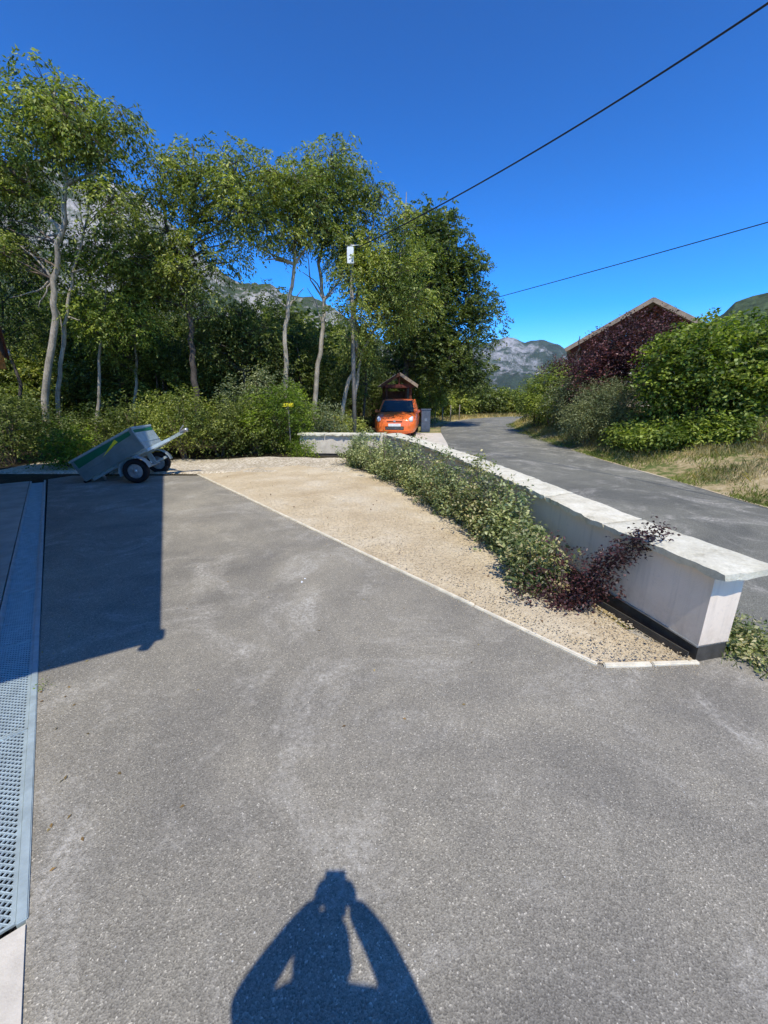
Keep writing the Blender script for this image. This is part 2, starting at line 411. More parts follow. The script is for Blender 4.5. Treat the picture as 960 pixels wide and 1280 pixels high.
# concrete pad beside the road where the car stands
m = MB(); pad = [(1.2, 10.7), (1.85, 10.3), (1.93, 11), (2.24, 14), (2.58, 18), (-1.8, 18.5), (-1.8, 11.6)]
vs = [(x, y, road_z(y)+.02) for x, y in pad]; m.add(vs, [tuple(range(len(pad)))])
tag(m.build('parking_pad', M['pale_concrete']), kind='structure')
# gravel strip at the far side of the yard
def grav_z(x, y):
    e = min(smooth(-9.6, -8.9, x)*1, 1-smooth(-.9, -.3, x), smooth(8.45, 8.8, y), 1-smooth(10.6, 11.4, y+.25*(x+4)*.4))
    return -.12+e*(.16+.09*smooth(-4.6, -3, x)*smooth(9.2, 10.6, y)+.03*noise.noise(Vector((x*2, y*2, 0))))
tag(height_grid('gravel_strip', list(np.arange(-9.6, -.2, .12)), list(np.arange(8.4, 11.8, .12)), grav_z, M['gravel']), kind='structure')
# sandy bed between kerb and wall (curves left: kerb, right: wall foot)
WL = [(1.93, 2.03), (1.86, 2.4), (1.74, 3.0), (1.62, 4.2), (1.42, 5.6), (1.12, 7.2), (.70, 9.0), (.22, 10.4), (-.05, 11.05)]      # left edge of the cap
Lc = resample([K0, K0.lerp(K1, .5), K1], 90); Rc = resample([Vector((2.0, 2.12, 0))]+[Vector((x+.05, y, 0)) for x, y in WL[1:]], 90)
m = MB(); vs = []; fs = []; NJ = 46
for i in range(90):
    for j in range(NJ):
        q = j/(NJ-1); p = Lc[i].lerp(Rc[i], q)
        z = .006+.045*math.sin(math.pi*min(q*1.3, 1))*smooth(0, 5, i)+.03*(noise.noise(Vector((p.x*2.2, p.y*2.2, 0))))*math.sin(math.pi*q)*smooth(0, 5, i)+.016*noise.noise(Vector((p.x*9, p.y*9, 0)))*math.sin(math.pi*q)**.5*smooth(0, 3, i)
        z -= .06*smooth(.78, .97, q)*smooth(1, 6, i); vs.append((p.x, p.y, z))
for i in range(89):
    for j in range(NJ-1): fs.append((i*NJ+j, i*NJ+j+1, (i+1)*NJ+j+1, (i+1)*NJ+j))
m.add(vs, fs, True); tag(m.build('sand_bed', M['sand']), kind='structure')
# far end of the bed: fills to the gravel
m = MB(); m.add([(-4.17, 8.66, .012), (-.05, 11.05, .012), (-2.6, 11.4, .012), (-4.1, 10.0, .012)], [(0, 1, 2, 3)])
tag(m.build('soil_strip', M['sand']), kind='structure')
# kerb edging stones
kt = empty('kerb_edging', K0); tag(kt, 'thin pale concrete edging between the driveway and the sandy bed', 'kerb')
def kerb_run(a, b, n):
    for i in range(n):
        p = a.lerp(b, i/n); q = a.lerp(b, (i+1)/n); d = (q-p).normalized()
        m = MB(); dz = random.uniform(-.002, .002)
        m.beam(p+d*.003+Vector((0, 0, -.02+dz)), q-d*.003+Vector((0, 0, -.024+dz)), .034, .075)
        m.v = [(x-K0.x+random.uniform(-.005, .005), y-K0.y+random.uniform(-.005, .005), z) for x, y, z in m.v]
        m.build('kerb_stone', M['kerb'], kt, .006)
kerb_run(K0+Vector((0, -.01, 0)), K1, 9); kerb_run(K0+Vector((.03, -.02, 0)), Vector((1.99, 2.12, 0)), 2)
# pebbles and crumbs lying about
def crumbs(name, pts, smin, smax, m_, ff=0):
    V = []
    base = [Vector((1, 0, -.3)), Vector((-.4, .9, -.3)), Vector((-.5, -.8, -.3)), Vector((.1, .1, .6)), Vector((.1, -.1, -.6))]
    fs = [(0, 1, 3), (1, 2, 3), (2, 0, 3), (1, 0, 4), (2, 1, 4), (0, 2, 4)]
    k = MB()
    for p in pts:
        s = random.uniform(smin, smax)*random.uniform(.6, 1); r = Matrix.Rotation(random.uniform(0, 6.3), 3, 'Z')
        k.add([Vector(p)+r @ Vector((b.x*s*random.uniform(.7, 1.3), b.y*s*random.uniform(.7, 1.2), b.z*s)) for b in base], fs)
    o = k.build(name, m_); return o
def bed_pt(i, q):
    k = min(int(i), 88); f = min(i-k, 1); return Lc[k].lerp(Lc[k+1], f).lerp(Rc[k].lerp(Rc[k+1], f), q)
pts = []
for _ in range(1500):
    i = 89*random.random()**1.6; q = random.random(); p = bed_pt(i, q); pts.append((p.x+random.uniform(-.05, .05), p.y, .045+.0*q-.05*smooth(.8, 1, q)))
for _ in range(900):
    i = 14*random.random(); q = random.uniform(.1, .93); p = bed_pt(i, q); pts.append((p.x, p.y, .04-.05*smooth(.8, 1, q)))
tag(crumbs('pebbles', pts, .004, .014, M['sand']), 'small stones and crumbs scattered over the sandy bed', 'gravel', kind='stuff')
pts = []
for _ in range(90):
    p = bed_pt(89*random.random(), random.uniform(.05, .8)); pts.append((p.x, p.y, .05))
M['clod'] = plain('dark_clod', (.20, .13, .075), .95, .1, 0, .4, 20)
tag(crumbs('clods', pts, .006, .02, M['clod']), 'dark clods of earth and bark bits scattered on the sandy bed', 'clods', kind='stuff')
pts = [(random.uniform(-2.2, 2.3), random.uniform(.5, 5), .003) for _ in range(240)]
pts = [p for p in pts if p[0] < 1.2-(p[1]-2.11)*.84 or p[1] < 2]
tag(crumbs('grit', pts, .0025, .006, M['gravel']), 'pale grit scattered over the worn driveway', 'grit', kind='stuff')
pts = []
for _ in range(1500):
    q = random.random(); p = K0.lerp(K1, q) if random.random() < .85 else K0.lerp(Vector((2.0, 2.1, 0)), random.random())
    o_ = abs(random.gauss(0, .07)); pts.append((p.x-.76*o_+random.uniform(-.02, .02), p.y-.65*o_, .003))
tag(crumbs('spilled_sand', pts, .002, .006, M['sand']), 'sand grains spilled over the pale edging onto the driveway', 'sand', kind='stuff')
pts = []
for _ in range(70):
    q = random.random(); o_ = abs(random.gauss(0, .12))+.02; pts.append((-1.14-6.1*q*.95+.77*o_, .85+7.4*q*.95+.63*o_, .004))
for _ in range(60): pts.append((random.uniform(-3, 2), random.uniform(.6, 7), .004))
pts = [p for p in pts if p[0] < 1.2-(p[1]-2.11)*.84 or p[1] < 2]
V = leaf_quads(np.array(pts), RNG.normal(0, 1, (len(pts), 3))*np.array([1, 1, .15]), .022, .011, .3)
M['dead_leaf'] = leafmat('leaf_dead', (.14, .08, .03), (.28, .18, .08), (.42, .32, .15), .1)
tag(link('fallen_leaves', np_mesh('fallen_leaves', V, 4), M['dead_leaf']), 'small dry leaves fallen on the driveway', 'leaves', kind='stuff')
# ------------------------------------------------------------------ drain channel along the house
D0 = Vector((-1.14, .85, 0)); DL = 9.25
dr = empty('drain_channel', D0, AXANG); tag(dr, 'long galvanised drain grating along the left edge of the driveway', 'drain')
m = MB(); m.box((-.015, DL/2, -.012), (.03, DL, .04)); m.build('edge_rail', M['galv'], dr, .003)
m = MB(); m.box((-.235, DL/2, -.012), (.022, DL, .04)); m.build('edge_rail', M['galv'], dr, .003)
m = MB(); m.box((-.13, DL/2, -.15), (.2, DL, .02)); m.box((-.222, DL/2, -.085), (.008, DL, .13)); m.box((-.035, DL/2, -.085), (.008, DL, .13)); m.build('channel', M['void'], dr)
def grating_mesh(L=.995, W=.192, c=.0135):
    m = MB(); ny = int(L/(2*c)); nx = int(W/(2*c))
    for j in range(-1, 2*ny+1):
        off = (j % 2)*c; y = j*c+c
        for i in range(nx+1):
            x = -W/2+i*2*c+off
            if x < -W/2-.001 or x > W/2+.001 or y < 0 or y > L: continue
            o = [Vector((x+c, y, 0)), Vector((x, y+c, 0)), Vector((x-c, y, 0)), Vector((x, y-c, 0))]
            ctr = Vector((x, y-.001, 0)); k = .70
            inn = [ctr+(p-ctr)*k+Vector((0, 0, .0015)) for p in o]; low = [p+Vector((0, -.001, -.005)) for p in inn]
            oo = [Vector((min(max(p.x, -W/2), W/2), min(max(p.y, 0), L), p.z)) for p in o]
            inn = [Vector((min(max(p.x, -W/2), W/2), min(max(p.y, 0), L), p.z)) for p in inn]
            low = [Vector((min(max(p.x, -W/2), W/2), min(max(p.y, 0), L), p.z)) for p in low]
            m.add(oo+inn+low, [(a, (a+1) % 4, 4+(a+1) % 4, 4+a) for a in range(4)]+[(4+a, 4+(a+1) % 4, 8+(a+1) % 4, 8+a) for a in range(4)])
    for x in (-W/2+.004, W/2-.004): m.box((x, L/2, 0), (.012, L, .008))
    for y in (.004, L-.004): m.box((0, y, .001), (W, .008, .009))
    me = m.mesh('grating'); me.materials.append(M['galv']); return me
gm = grating_mesh()
for i in range(9):
    o = link('grating', gm, None, dr); o.location = (-.13, .01+i*1.0, -.004)
m = MB(); m.box((-.12, -1.6, -.02), (.245, 3.18, .055)); cs = m.build('concrete_threshold', M['pale_concrete'], None, .008)
cs.location = D0+Vector((0, 0, 0)); cs.rotation_euler = (0, 0, AXANG); tag(cs, 'pale concrete channel end at the near end of the drain grating', 'concrete slab')
m = MB(); m.box((-.246-1.5, DL/2-1.5, -.01), (2.98, DL+3.1, .03))
ap = m.build('apron', M['concrete'], None); ap.location = D0; ap.rotation_euler = (0, 0, AXANG); tag(ap, kind='structure')
# ------------------------------------------------------------------ the house on the left: its gable roof throws the big shadow
H = empty('house', (-1.42, .90, 0), AXANG)     # local: y along the front, -x into the house
tag(H, 'timber gabled house at the left edge, only the low corner of its eave in view', 'house')
SPAN, EAVE, RISE, DEP = 10.16, 2.6, 4.8, 8.0
SK = .14                                        # slight skew of the unseen near eave, shaped to fit its cast shadow
def hroof(s0, s1, z0, z1, name):
    m = MB(); th = .16
    P = []
    for dz in (-th, 0):
        P += [Vector((0, s0, z0+dz)), Vector((0, s1, z1+dz)), Vector((-DEP, s1+(DEP*SK if s0 < 1 else 0), z1+dz)), Vector((-DEP, s0+(DEP*SK if s0 < 1 else 0), z0+dz))]
    m.add(P, [(0, 3, 2, 1), (4, 5, 6, 7), (0, 1, 5, 4), (1, 2, 6, 5), (2, 3, 7, 6), (3, 0, 4, 7)])
    return m.build(name, M['roof_tile'], H)
hroof(0, SPAN/2-.003, EAVE, EAVE+RISE, 'roof_slope'); hroof(SPAN, SPAN/2+.003, EAVE, EAVE+RISE, 'roof_slope')
for s0, s1 in ((0, SPAN/2), (SPAN, SPAN/2)):
    m = MB(); a = Vector((.02, s0, EAVE-.12)); b = Vector((.02, s1, EAVE+RISE-.12)); m.beam(a, b, .036, .24); m.build('verge_board', M['timber'], H)
    m = MB(); m.beam(a.lerp(b, .12)+Vector((-.3, 0, -.18)), b+Vector((-.3, 0, -.18)), .14, .2); m.build('rafter', M['orange_timber'], H)
m = MB(); m.tube([(.06, -.06, EAVE-.05), (-DEP, -.06+DEP*SK, EAVE-.03)], .065, 10); m.tube([(-.02, -.06, EAVE-.07), (-.03, -.10, EAVE-.12), (-.05, -.12, EAVE-.16)], .04, 8); m.build('gutter', M['trim'], H)
m = MB(); m.tube([(.06, SPAN+.06, EAVE-.05), (-DEP, SPAN+.06, EAVE-.03)], .065, 10); m.build('gutter', M['trim'], H)
m = MB(); m.beam((-.05, SPAN-.03, EAVE-.25), (-1.0, SPAN-.03, EAVE-.25), .16, .26); m.beam((-.05, SPAN-.45, EAVE-.16), (-1.0, SPAN-.45, EAVE-.16), .14, .18); m.build('purlin', M['orange_timber'], H)
prof = [(1.5, .0), (9.56, .0), (9.56, EAVE-.1+.4), (SPAN/2, EAVE+RISE-.3), (1.5, EAVE+1.0)]
m = MB(); k = len(prof); m.add([(-1.0, s, z) for s, z in prof]+[(-7.6, s, z) for s, z in prof], [tuple(range(k)), tuple(range(2*k-1, k-1, -1))]+[(i, k+i, k+(i+1) % k, (i+1) % k) for i in range(k)])
m.build('wall', M['render'], H)
m = MB(); m.box((-.985, 4.2, 1.15), (.06, 2.5, 2.3)); g = m.build('garage_door', M['verge'], H, .01)
m = MB(); m.box((-.94, 4.2, 1.0), (.03, .2, .03)); m.build('handle', M['steel'], g)
m = MB(); m.box((-.985, 7.6, 1.1), (.06, 1.0, 2.1)); g = m.build('door', M['timber'], H, .01)
m = MB(); m.box((-.985, 5.2, 4.4), (.06, 1.2, 1.2)); g = m.build('window', M['orange_timber'], H, .01)
m = MB(); m.box((-.95, 5.2, 4.4), (.02, 1.0, 1.0)); m.build('pane', M['glass'], g)
# ------------------------------------------------------------------ garden wall with stone capping
W = empty('garden_wall', (2.05, 2.1, 0)); tag(W, 'low rendered garden wall with rough pale stone capping curving between bed and road', 'wall')
WO = Vector((2.05, 2.1, 0))
CL = resample(spline(WL, 200), 200)
CR = resample(spline([(2.36, 2.13), (2.26, 2.5), (2.15, 3.1), (2.0, 4.2), (1.82, 5.6), (1.52, 7.2), (1.12, 9.0), (.72, 10.4), (.45, 11.5)], 200), 200)
def strip(L_, R_, z0, z1, off0, off1, name, mt, closed=True):
    m = MB(); vs = []; fs = []; n = len(L_)
    for i in range(n):
        a, b = L_[i], R_[i]; t = (b-a).normalized()
        p = a+t*off0; q = b-t*off1
        dz = road_z(p.y)*.6
        for P, z in ((p, z0), (q, z0), (q, z1+dz), (p, z1+dz)): vs.append((P.x-WO.x, P.y-WO.y, z))
    for i in range(n-1):
        for k in range(4): fs.append((i*4+k, i*4+(k+1) % 4, (i+1)*4+(k+1) % 4, (i+1)*4+k))
    fs.append((3, 2, 1, 0)); fs.append(tuple((n-1)*4+k for k in range(4)))
    m.add(vs, fs); return m.build(name, mt, W)
# body ends 7 cm behind the cap's near end
L2 = [p for p in CL[2:]]; R2 = [p for p in CR[2:]]
L2 = resample(L2, 80); R2 = resample(R2, 80)
strip(L2, R2, .11, .603, .062, .13, 'render_face', M['render'])
strip(L2, R2, -.12, .115, .068, .136, 'plinth', M['plinth'])
strip(L2[:30], R2[:30], .104, .114, .052, .12, 'drip_trim', M['trim'])
# lower zinc flashing stepping down toward the bed at the near end
m = MB()
a = Vector((1.935, 2.15, .035))-WO; b = Vector((1.72, 2.85, .035))-WO
m.beam(a, b, .010, .05); m.build('flashing', M['plinth'], W)
# capping slabs
def cap_slab(i0, i1, Ls, Rs, seed, wid=8, endround=0):
    rnd = random.Random(seed); m = bmesh.new(); rows = []
    n = 16; zt = .655+rnd.uniform(-.004, .006); tilt = rnd.uniform(-.006, .006)
    for a in range(n+1):
        f = i0+(i1-i0)*(a/n); k = min(int(f), len(Ls)-2); g = f-k
        l = Ls[k].lerp(Ls[k+1], g); r = Rs[k].lerp(Rs[k+1], g); t = (r-l).normalized(); e = (Ls[k+1]-Ls[k]).normalized()
        jl = .035*noise.noise(Vector((f*.35, seed, 0)))+.04*noise.noise(Vector((f*1.3, seed, 5))); jr = .02*noise.noise(Vector((f*.4, 9, seed)))
        je = .012*noise.noise(Vector((a, seed*3, 1)))
        row = []
        for b in range(wid+1):
            q = b/wid; p = (l+t*jl).lerp(r+t*jr, q)
            if a == 0: p = p+e*(.004+(.03 if i0 == 0 else .008)*noise.noise(Vector((b*.7, seed, 2))))
            if a == n: p = p-e*(.006+.006*noise.noise(Vector((b*.7, seed, 4))))
            edge = 1 if b in (0, wid) or a in (0, n) else 0
            z = zt+tilt*(q-.5)+.009*noise.noise(Vector((p.x*6, p.y*6, seed)))+.005*noise.noise(Vector((p.x*17, p.y*17, seed)))-(.009 if edge else 0)+road_z(p.y)*.6
            row.append((p, z))
        rows.append(row)
    top = [[m.verts.new((p.x-WO.x, p.y-WO.y, z)) for p, z in row] for row in rows]
    bot = [[m.verts.new((p.x-WO.x+(0 if 0 < b < wid else (.012 if b == 0 else -.012)*rnd.uniform(0, 1.6)), p.y-WO.y, z-.042-rnd.uniform(-.010, .014)*(b in (0, wid)))) for b, (p, z) in enumerate(row)] for row in rows]
    for a in range(n):
        for b in range(wid):
            m.faces.new((top[a][b], top[a][b+1], top[a+1][b+1], top[a+1][b])); m.faces.new((bot[a][b], bot[a+1][b], bot[a+1][b+1], bot[a][b+1]))
    for b in range(wid):
        m.faces.new((top[0][b], bot[0][b], bot[0][b+1], top[0][b+1])); m.faces.new((top[n][b], top[n][b+1], bot[n][b+1], bot[n][b]))
    for a in range(n):
        m.faces.new((top[a][0], top[a+1][0], bot[a+1][0], bot[a][0])); m.faces.new((top[a][wid], bot[a][wid], bot[a+1][wid], top[a+1][wid]))
    # roughen: split the rim in two levels
    me = bpy.data.meshes.new('cap_stone'); m.normal_update(); m.to_mesh(me); m.free()
    me.polygons.foreach_set('use_smooth', [True]*len(me.polygons)); me.set_sharp_from_angle(angle=R(40))
    return link('cap_stone', me, M['cap'], W)
cuts = [0, 21, 41, 58, 75, 93, 110, 128, 146, 164, 182, 199]
for k, (i0, i1) in enumerate(zip(cuts, cuts[1:])): cap_slab(i0, i1-.25, CL, CR, 10+k)
# far return of the wall towards the left, and the wide corner slab
RL = resample([Vector((-2.45, 11.25, 0)), Vector((-.1, 11.02, 0))], 40); RRr = resample([Vector((-2.45, 11.68, 0)), Vector((.1, 11.5, 0))], 40)
m = MB(); m.prism([(-2.4-WO.x, 11.32-WO.y), (.0-WO.x, 11.1-WO.y), (.3-WO.x, 11.35-WO.y), (-.0-WO.x, 11.45-WO.y), (-2.4-WO.x, 11.6-WO.y)], .13, .655); m.build('return_face', M['pale_concrete'], W)
m = MB(); m.prism([(-2.37-WO.x, 11.34-WO.y), (.0-WO.x, 11.13-WO.y), (.0-WO.x, 11.42-WO.y), (-2.37-WO.x, 11.57-WO.y)], -.12, .14); m.build('plinth', M['plinth'], W)
for k, (i0, i1) in enumerate(((0, 13), (13, 26), (26, 39))):
    o = cap_slab(i0, i1-.25, [p.copy() for p in RL], [p.copy() for p in RRr], 40+k); o.location.z = -.0
m = MB(); m.prism([(.2-WO.x, 11.0-WO.y), (.75-WO.x, 10.5-WO.y), (1.3-WO.x, 10.6-WO.y), (1.75-WO.x, 11.6-WO.y), (1.7-WO.x, 13.4-WO.y), (-.6-WO.x, 13.5-WO.y), (-.7-WO.x, 11.65-WO.y), (.1-WO.x, 11.5-WO.y)], -.05, .14)
pass
# ------------------------------------------------------------------ mountains
def px_dir(px, py):
    u = (px-480)/F_PX; v = (py-640)/F_PX
    x, y, z = u, CP-SP*v, -(SP+CP*v); return math.atan2(x, y), z/math.hypot(x, y)
def mountain(name, prof, r0, r1, r2, mt, seed, amp, na=260, nr=70, zb=-20):
    P = sorted(px_dir(*p) for p in prof); azs = [p[0] for p in P]; tn = [p[1] for p in P]
    a0, a1 = azs[0], azs[-1]; vs = []; fs = []
    for i in range(na+1):
        az = a0+(a1-a0)*i/na; H_ = float(np.interp(az, azs, tn))*r1
        for j in range(nr+1):
            q = j/nr; r = r0+(r2-r0)*q; qq = (r1-r0)/(r2-r0)
            e = (q/qq) if q < qq else 1-(q-qq)/(1-qq)*.6
            x, y = r*math.sin(az), r*math.cos(az)
            p = Vector((x, y, 0))/r1*5+Vector((seed, seed*2, 0))
            rid = 0; am = 1
            for o in range(6):
                rid += am*(1-abs(noise.noise(p*2**o))*2.2-.55); am *= .52
            w_ = min(1, 4*e*(1-e)*1.2+.12)
            h = zb+(H_-zb)*(e**1.25)+amp*rid*w_*min(e*3, 1)
            vs.append((x, y, h))
    for i in range(na):
        for j in range(nr): k = i*(nr+1)+j; fs.append((k, k+nr+1, k+nr+2, k+1))
    me = bpy.data.meshes.new(name); me.from_pydata(vs, [], fs); me.update()
    o = link(name, me, mt); tag(o, kind='structure'); return o
def rockmat(name, rock0, rock1, wood, sc, wood_lo, wood_hi, cliff=None):
    a = Mat(name, .95, .05); g = a.n('ShaderNodeNewGeometry'); a.co = g.outputs['Position']
    n1 = a.noise(sc, 10, .72, dist=.3); n2 = a.noise(sc*9, 8, .75)
    mp = a.n('ShaderNodeMapping'); mp.inputs['Scale'].default_value = (1, 1, .25); a.l(a.co, mp.inputs[0])
    st = a.noise(sc*22, 8, .8, vec=mp.outputs[0])
    rock = a.mix(a.g(st, .3, .7), rock0, rock1)
    wd = a.mix(a.g(n2, .35, .65), tuple(x*.45 for x in wood), tuple(x*1.5 for x in wood))
    sl = a.n('ShaderNodeSeparateXYZ'); a.l(g.outputs['True Normal'], sl.inputs[0])
    f = a.math('ADD', a.math('ADD', a.math('MULTIPLY', n1, .8), a.math('MULTIPLY', n2, .45)), a.math('MULTIPLY', sl.outputs[2], .18))
    c = a.mix(a.g(f, wood_lo, wood_hi), rock, wd)
    if cliff:
        for (p, r, cc) in cliff:
            vm = a.n('ShaderNodeVectorMath'); vm.operation = 'DISTANCE'; a.l(a.co, vm.inputs[0]); vm.inputs[1].default_value = p
            d = a.math('ADD', vm.outputs['Value'], a.math('MULTIPLY', a.math('SUBTRACT', n2, .5), r*2.2))
            c = a.mix(a.g(d, r, r*.75), c, a.mix(a.g(st, .35, .65), tuple(x*.7 for x in cc), cc))
    a.bump(a.math('ADD', n2, st), 1.0, .4/sc*.05)
    return a.color(c)
MR = rockmat('massif_rock', (.26, .24, .22), (.66, .61, .54), (.055, .075, .035), .006, .66, .76)
mountain('rocky_massif', [(-700, 120), (-400, 150), (-150, 170), (0, 205), (50, 196), (100, 222), (150, 228), (200, 262), (255, 322), (300, 352), (338, 352), (352, 366), (390, 372), (412, 380), (480, 425), (560, 470), (640, 500)], 320, 900, 1300, MR, 3.3, 38)
cdir = px_dir(655, 474); cr = 2250.0
cl = (cr*math.sin(cdir[0]), cr*math.cos(cdir[0]), 1.6+cdir[1]*cr)
MF = rockmat('far_range_rock', (.22, .22, .22), (.52, .49, .46), (.045, .065, .04), .0022, .66, .78, [(cl, 75, (.75, .52, .40))])
fr = mountain('far_range', [(380, 440), (480, 432), (560, 428), (600, 430), (622, 424), (634, 421), (645, 424), (656, 428), (664, 425), (680, 424), (700, 430), (713, 439), (740, 452), (790, 470), (860, 485)], 1300, 2900, 3700, MF, 8.1, 80)
best = min((( (math.atan2(v.co.x, v.co.y)-cdir[0])**2+((v.co.z-1.6)/math.hypot(v.co.x, v.co.y)-cdir[1])**2)**.5, tuple(v.co)) for v in fr.data.vertices if v.co.y < 2900)
for nd in MF.node_tree.nodes:
    if nd.type == 'VECT_MATH' and nd.operation == 'DISTANCE': nd.inputs[1].default_value = best[1]
MH = rockmat('green_hill', (.25, .23, .20), (.5, .47, .42), (.07, .095, .04), .009, .52, .62)
mountain('wooded_hill', [(830, 440), (860, 420), (885, 402), (905, 390), (920, 375), (942, 367), (965, 363), (1020, 345), (1100, 330), (1300, 330), (1700, 380)], 350, 800, 1200, MH, 5.7, 14)
# ------------------------------------------------------------------ plant builders
def crown_clumps(ells, n):
    "ells: list of (center, rx, rz, weight); returns n clump centres spread through them"
    wts = np.array([e[1]*e[1]*e[2]*(e[3] if len(e) > 3 else 1) for e in ells]); wts = wts/wts.sum(); C = []
    while len(C) < n:
        k = RNG.choice(len(ells), p=wts); c, rx, rz = ells[k][:3]
        d = unit(RNG.normal(0, 1, 3)); r = RNG.uniform(0, 1)**.42
        p = Vector((c.x+d[0]*rx*r, c.y+d[1]*rx*r*.9, c.z+d[2]*rz*r))
        if all((p-q).length > .38 for q in C[-40:]) or random.random() < .15: C.append(p)
    return C
def clump_leaves(C, per, rad, nleaf, ln, L, W, droop, flat=.6):
    C = np.array([tuple(c) for c in C]); S = len(C)*per
    d, off = ball(S); rr = np.repeat(RNG.uniform(.55, 1.25, len(C)), per)*rad
    off = off*rr[:, None]*np.array([1, 1, flat]); P = np.repeat(C, per, 0)+off
    D = d*np.array([1, 1, .6])+np.array([0, 0, .15])
    return sprays(P, D, nleaf, ln, L, W, droop)
def path_pt(path, s):
    k = min(int(s*(len(path)-1)), len(path)-2); f = s*(len(path)-1)-k; return path[k].lerp(path[k+1], f)
def limb(m, a, b, r0, r1, wob=.12, n=6, sides=6, sag=.0):
    a, b = Vector(a), Vector(b); L = (b-a).length; P = []; Rr = []
    ax = Vector((random.uniform(-1, 1), random.uniform(-1, 1), random.uniform(-.3, 1)))
    for i in range(n+1):
        q = i/n; p = a.lerp(b, q)+ax*(math.sin(math.pi*q)*L*wob)
        if 0 < i < n: p += Vector((random.uniform(-1, 1), random.uniform(-1, 1), random.uniform(-1, 1)))*L*.025
        P.append(p); Rr.append(r0+(r1-r0)*q)
    m.tube(P, Rr, sides, False); return P
def tree(base, trunks, ells, n, leaf, label, name='ash_tree', cat='tree', group=None, per=24, nleaf=10, L=.11, W=.042, ln=.32, rad=.46, droop=.8, barkm='bark', r0=.11, twigs=True, bare=(), sec=True):
    base = Vector(base); t = empty(name, base); tag(t, label, cat, group)
    C = crown_clumps(ells, n); m = MB(); paths = []
    for tp in trunks:
        pts = [Vector(p) for p in tp['p']]; rr = tp.get('r', r0)
        sp = []
        for i in range(len(pts)-1):
            for k in range(4): sp.append(pts[i].lerp(pts[i+1], k/4)+Vector((random.uniform(-1, 1), random.uniform(-1, 1), 0))*rr*.5*(k > 0))
        sp.append(pts[-1]); N = len(sp)
        rad_ = [rr*(1.0+.45*max(0, 1-i*1.2))*(1-.82*(i/(N-1))**1.1) for i in range(N)]
        m.tube(sp, rad_, 9, False); paths.append((sp, rr))
    for a_, b_ in bare: limb(m, a_, b_, r0*.3, r0*.08, .1)
    m.v = [(x-base.x, y-base.y, z-base.z) for x, y, z in m.v]
    m.build('trunk', M[barkm], t)
    if sec:
        m = MB()
        for c in C:
            best = None
            for sp, rr in paths:
                for i, p in enumerate(sp):
                    if i < len(sp)*.28: continue
                    dz = c.z-p.z; d = (c-p).length+(1.2*max(0, .25*(c-p).length-dz))
                    if best is None or d < best[0]: best = (d, p, rr*(1-.8*i/len(sp)))
            if best is None: continue
            P = limb(m, best[1], c, min(best[2]*.45, .05), .009, .10, 5, 5)
            if twigs:
                for _ in range(4):
                    e = c+Vector((random.uniform(-1, 1), random.uniform(-1, 1), random.uniform(-.3, .8)))*rad*.9
                    limb(m, P[-2], e, .009, .004, .08, 3, 4)
        m.v = [(x-base.x, y-base.y, z-base.z) for x, y, z in m.v]
        m.build('branches', M['twig' if barkm == 'bark' else barkm], t)
    V = clump_leaves([c-base for c in C], per, rad, nleaf, ln, L, W, droop)
    link('crown', np_mesh('crown', V, 4), M[leaf], t)
    return t
def E(px, py, Y, rx, rz=None, w=1):
    p = at(px, py, Y); s = Y/(CP-SP*(py-640)/F_PX)/F_PX
    return (p, rx*s, (rz or rx)*s, w)
def TP(Y, *pts, dy=0): return [at(x, y, Y+dy*i) for i, (x, y) in enumerate(pts)]
def ground_at(px, Y):
    x = Y/(CP)*0+at(px, 560, Y).x; return Vector((x, Y, ground_z(x, Y)))
def rooted(Y, *pts):
    b = ground_at(pts[0][0], Y); b.z -= .1
    return [b]+[at(x, y, Y) for x, y in pts[1:]]
# --- the row of tall trees behind the yard
Y = 11.6
tr = rooted(Y, (60, 570), (56, 500), (68, 410), (66, 350), (78, 290), (82, 230), (72, 150), (70, 90))
tr2 = rooted(Y+.3, (80, 560), (72, 500), (78, 440), (84, 395), (90, 340), (110, 270), (120, 200))
tree(tr[0], [dict(p=tr, r=.10), dict(p=tr2, r=.065), dict(p=[tr[4], at(40, 250, Y), at(28, 170, Y), at(20, 110, Y)], r=.05), dict(p=[tr[5], at(120, 215, Y), at(155, 160, Y)], r=.045)],
     [E(72, 112, Y, 30, 26), E(62, 150, Y, 55, 30), E(28, 175, Y, 30, 26), E(115, 165, Y, 48, 32), E(150, 150, Y, 30, 18), E(15, 225, Y, 35, 30), E(95, 205, Y, 55, 14, .5), E(22, 110, Y, 16, 30), E(20, 320, Y, 35, 30, .4), E(130, 260, Y, 40, 30, .7), E(-45, 220, Y, 40, 50)],
     88, 'leaf_ash', 'tallest tree at the far left with a pale forked trunk behind the trailer', 'ash_tree', group='tall trees behind the driveway', per=32,
     bare=[(tr[3], at(15, 300, Y)), (tr[4], at(30, 310, Y)), (tr2[4], at(105, 335, Y)), (tr[3], at(12, 372, Y)), (tr[3], at(48, 385, Y)), (tr2[2], at(60, 372, Y)), (tr2[3], at(100, 400, Y))])
Y = 13.2
tr = rooted(Y, (250, 560), (246, 500), (240, 450), (238, 400), (232, 340), (238, 280), (246, 220), (240, 180))
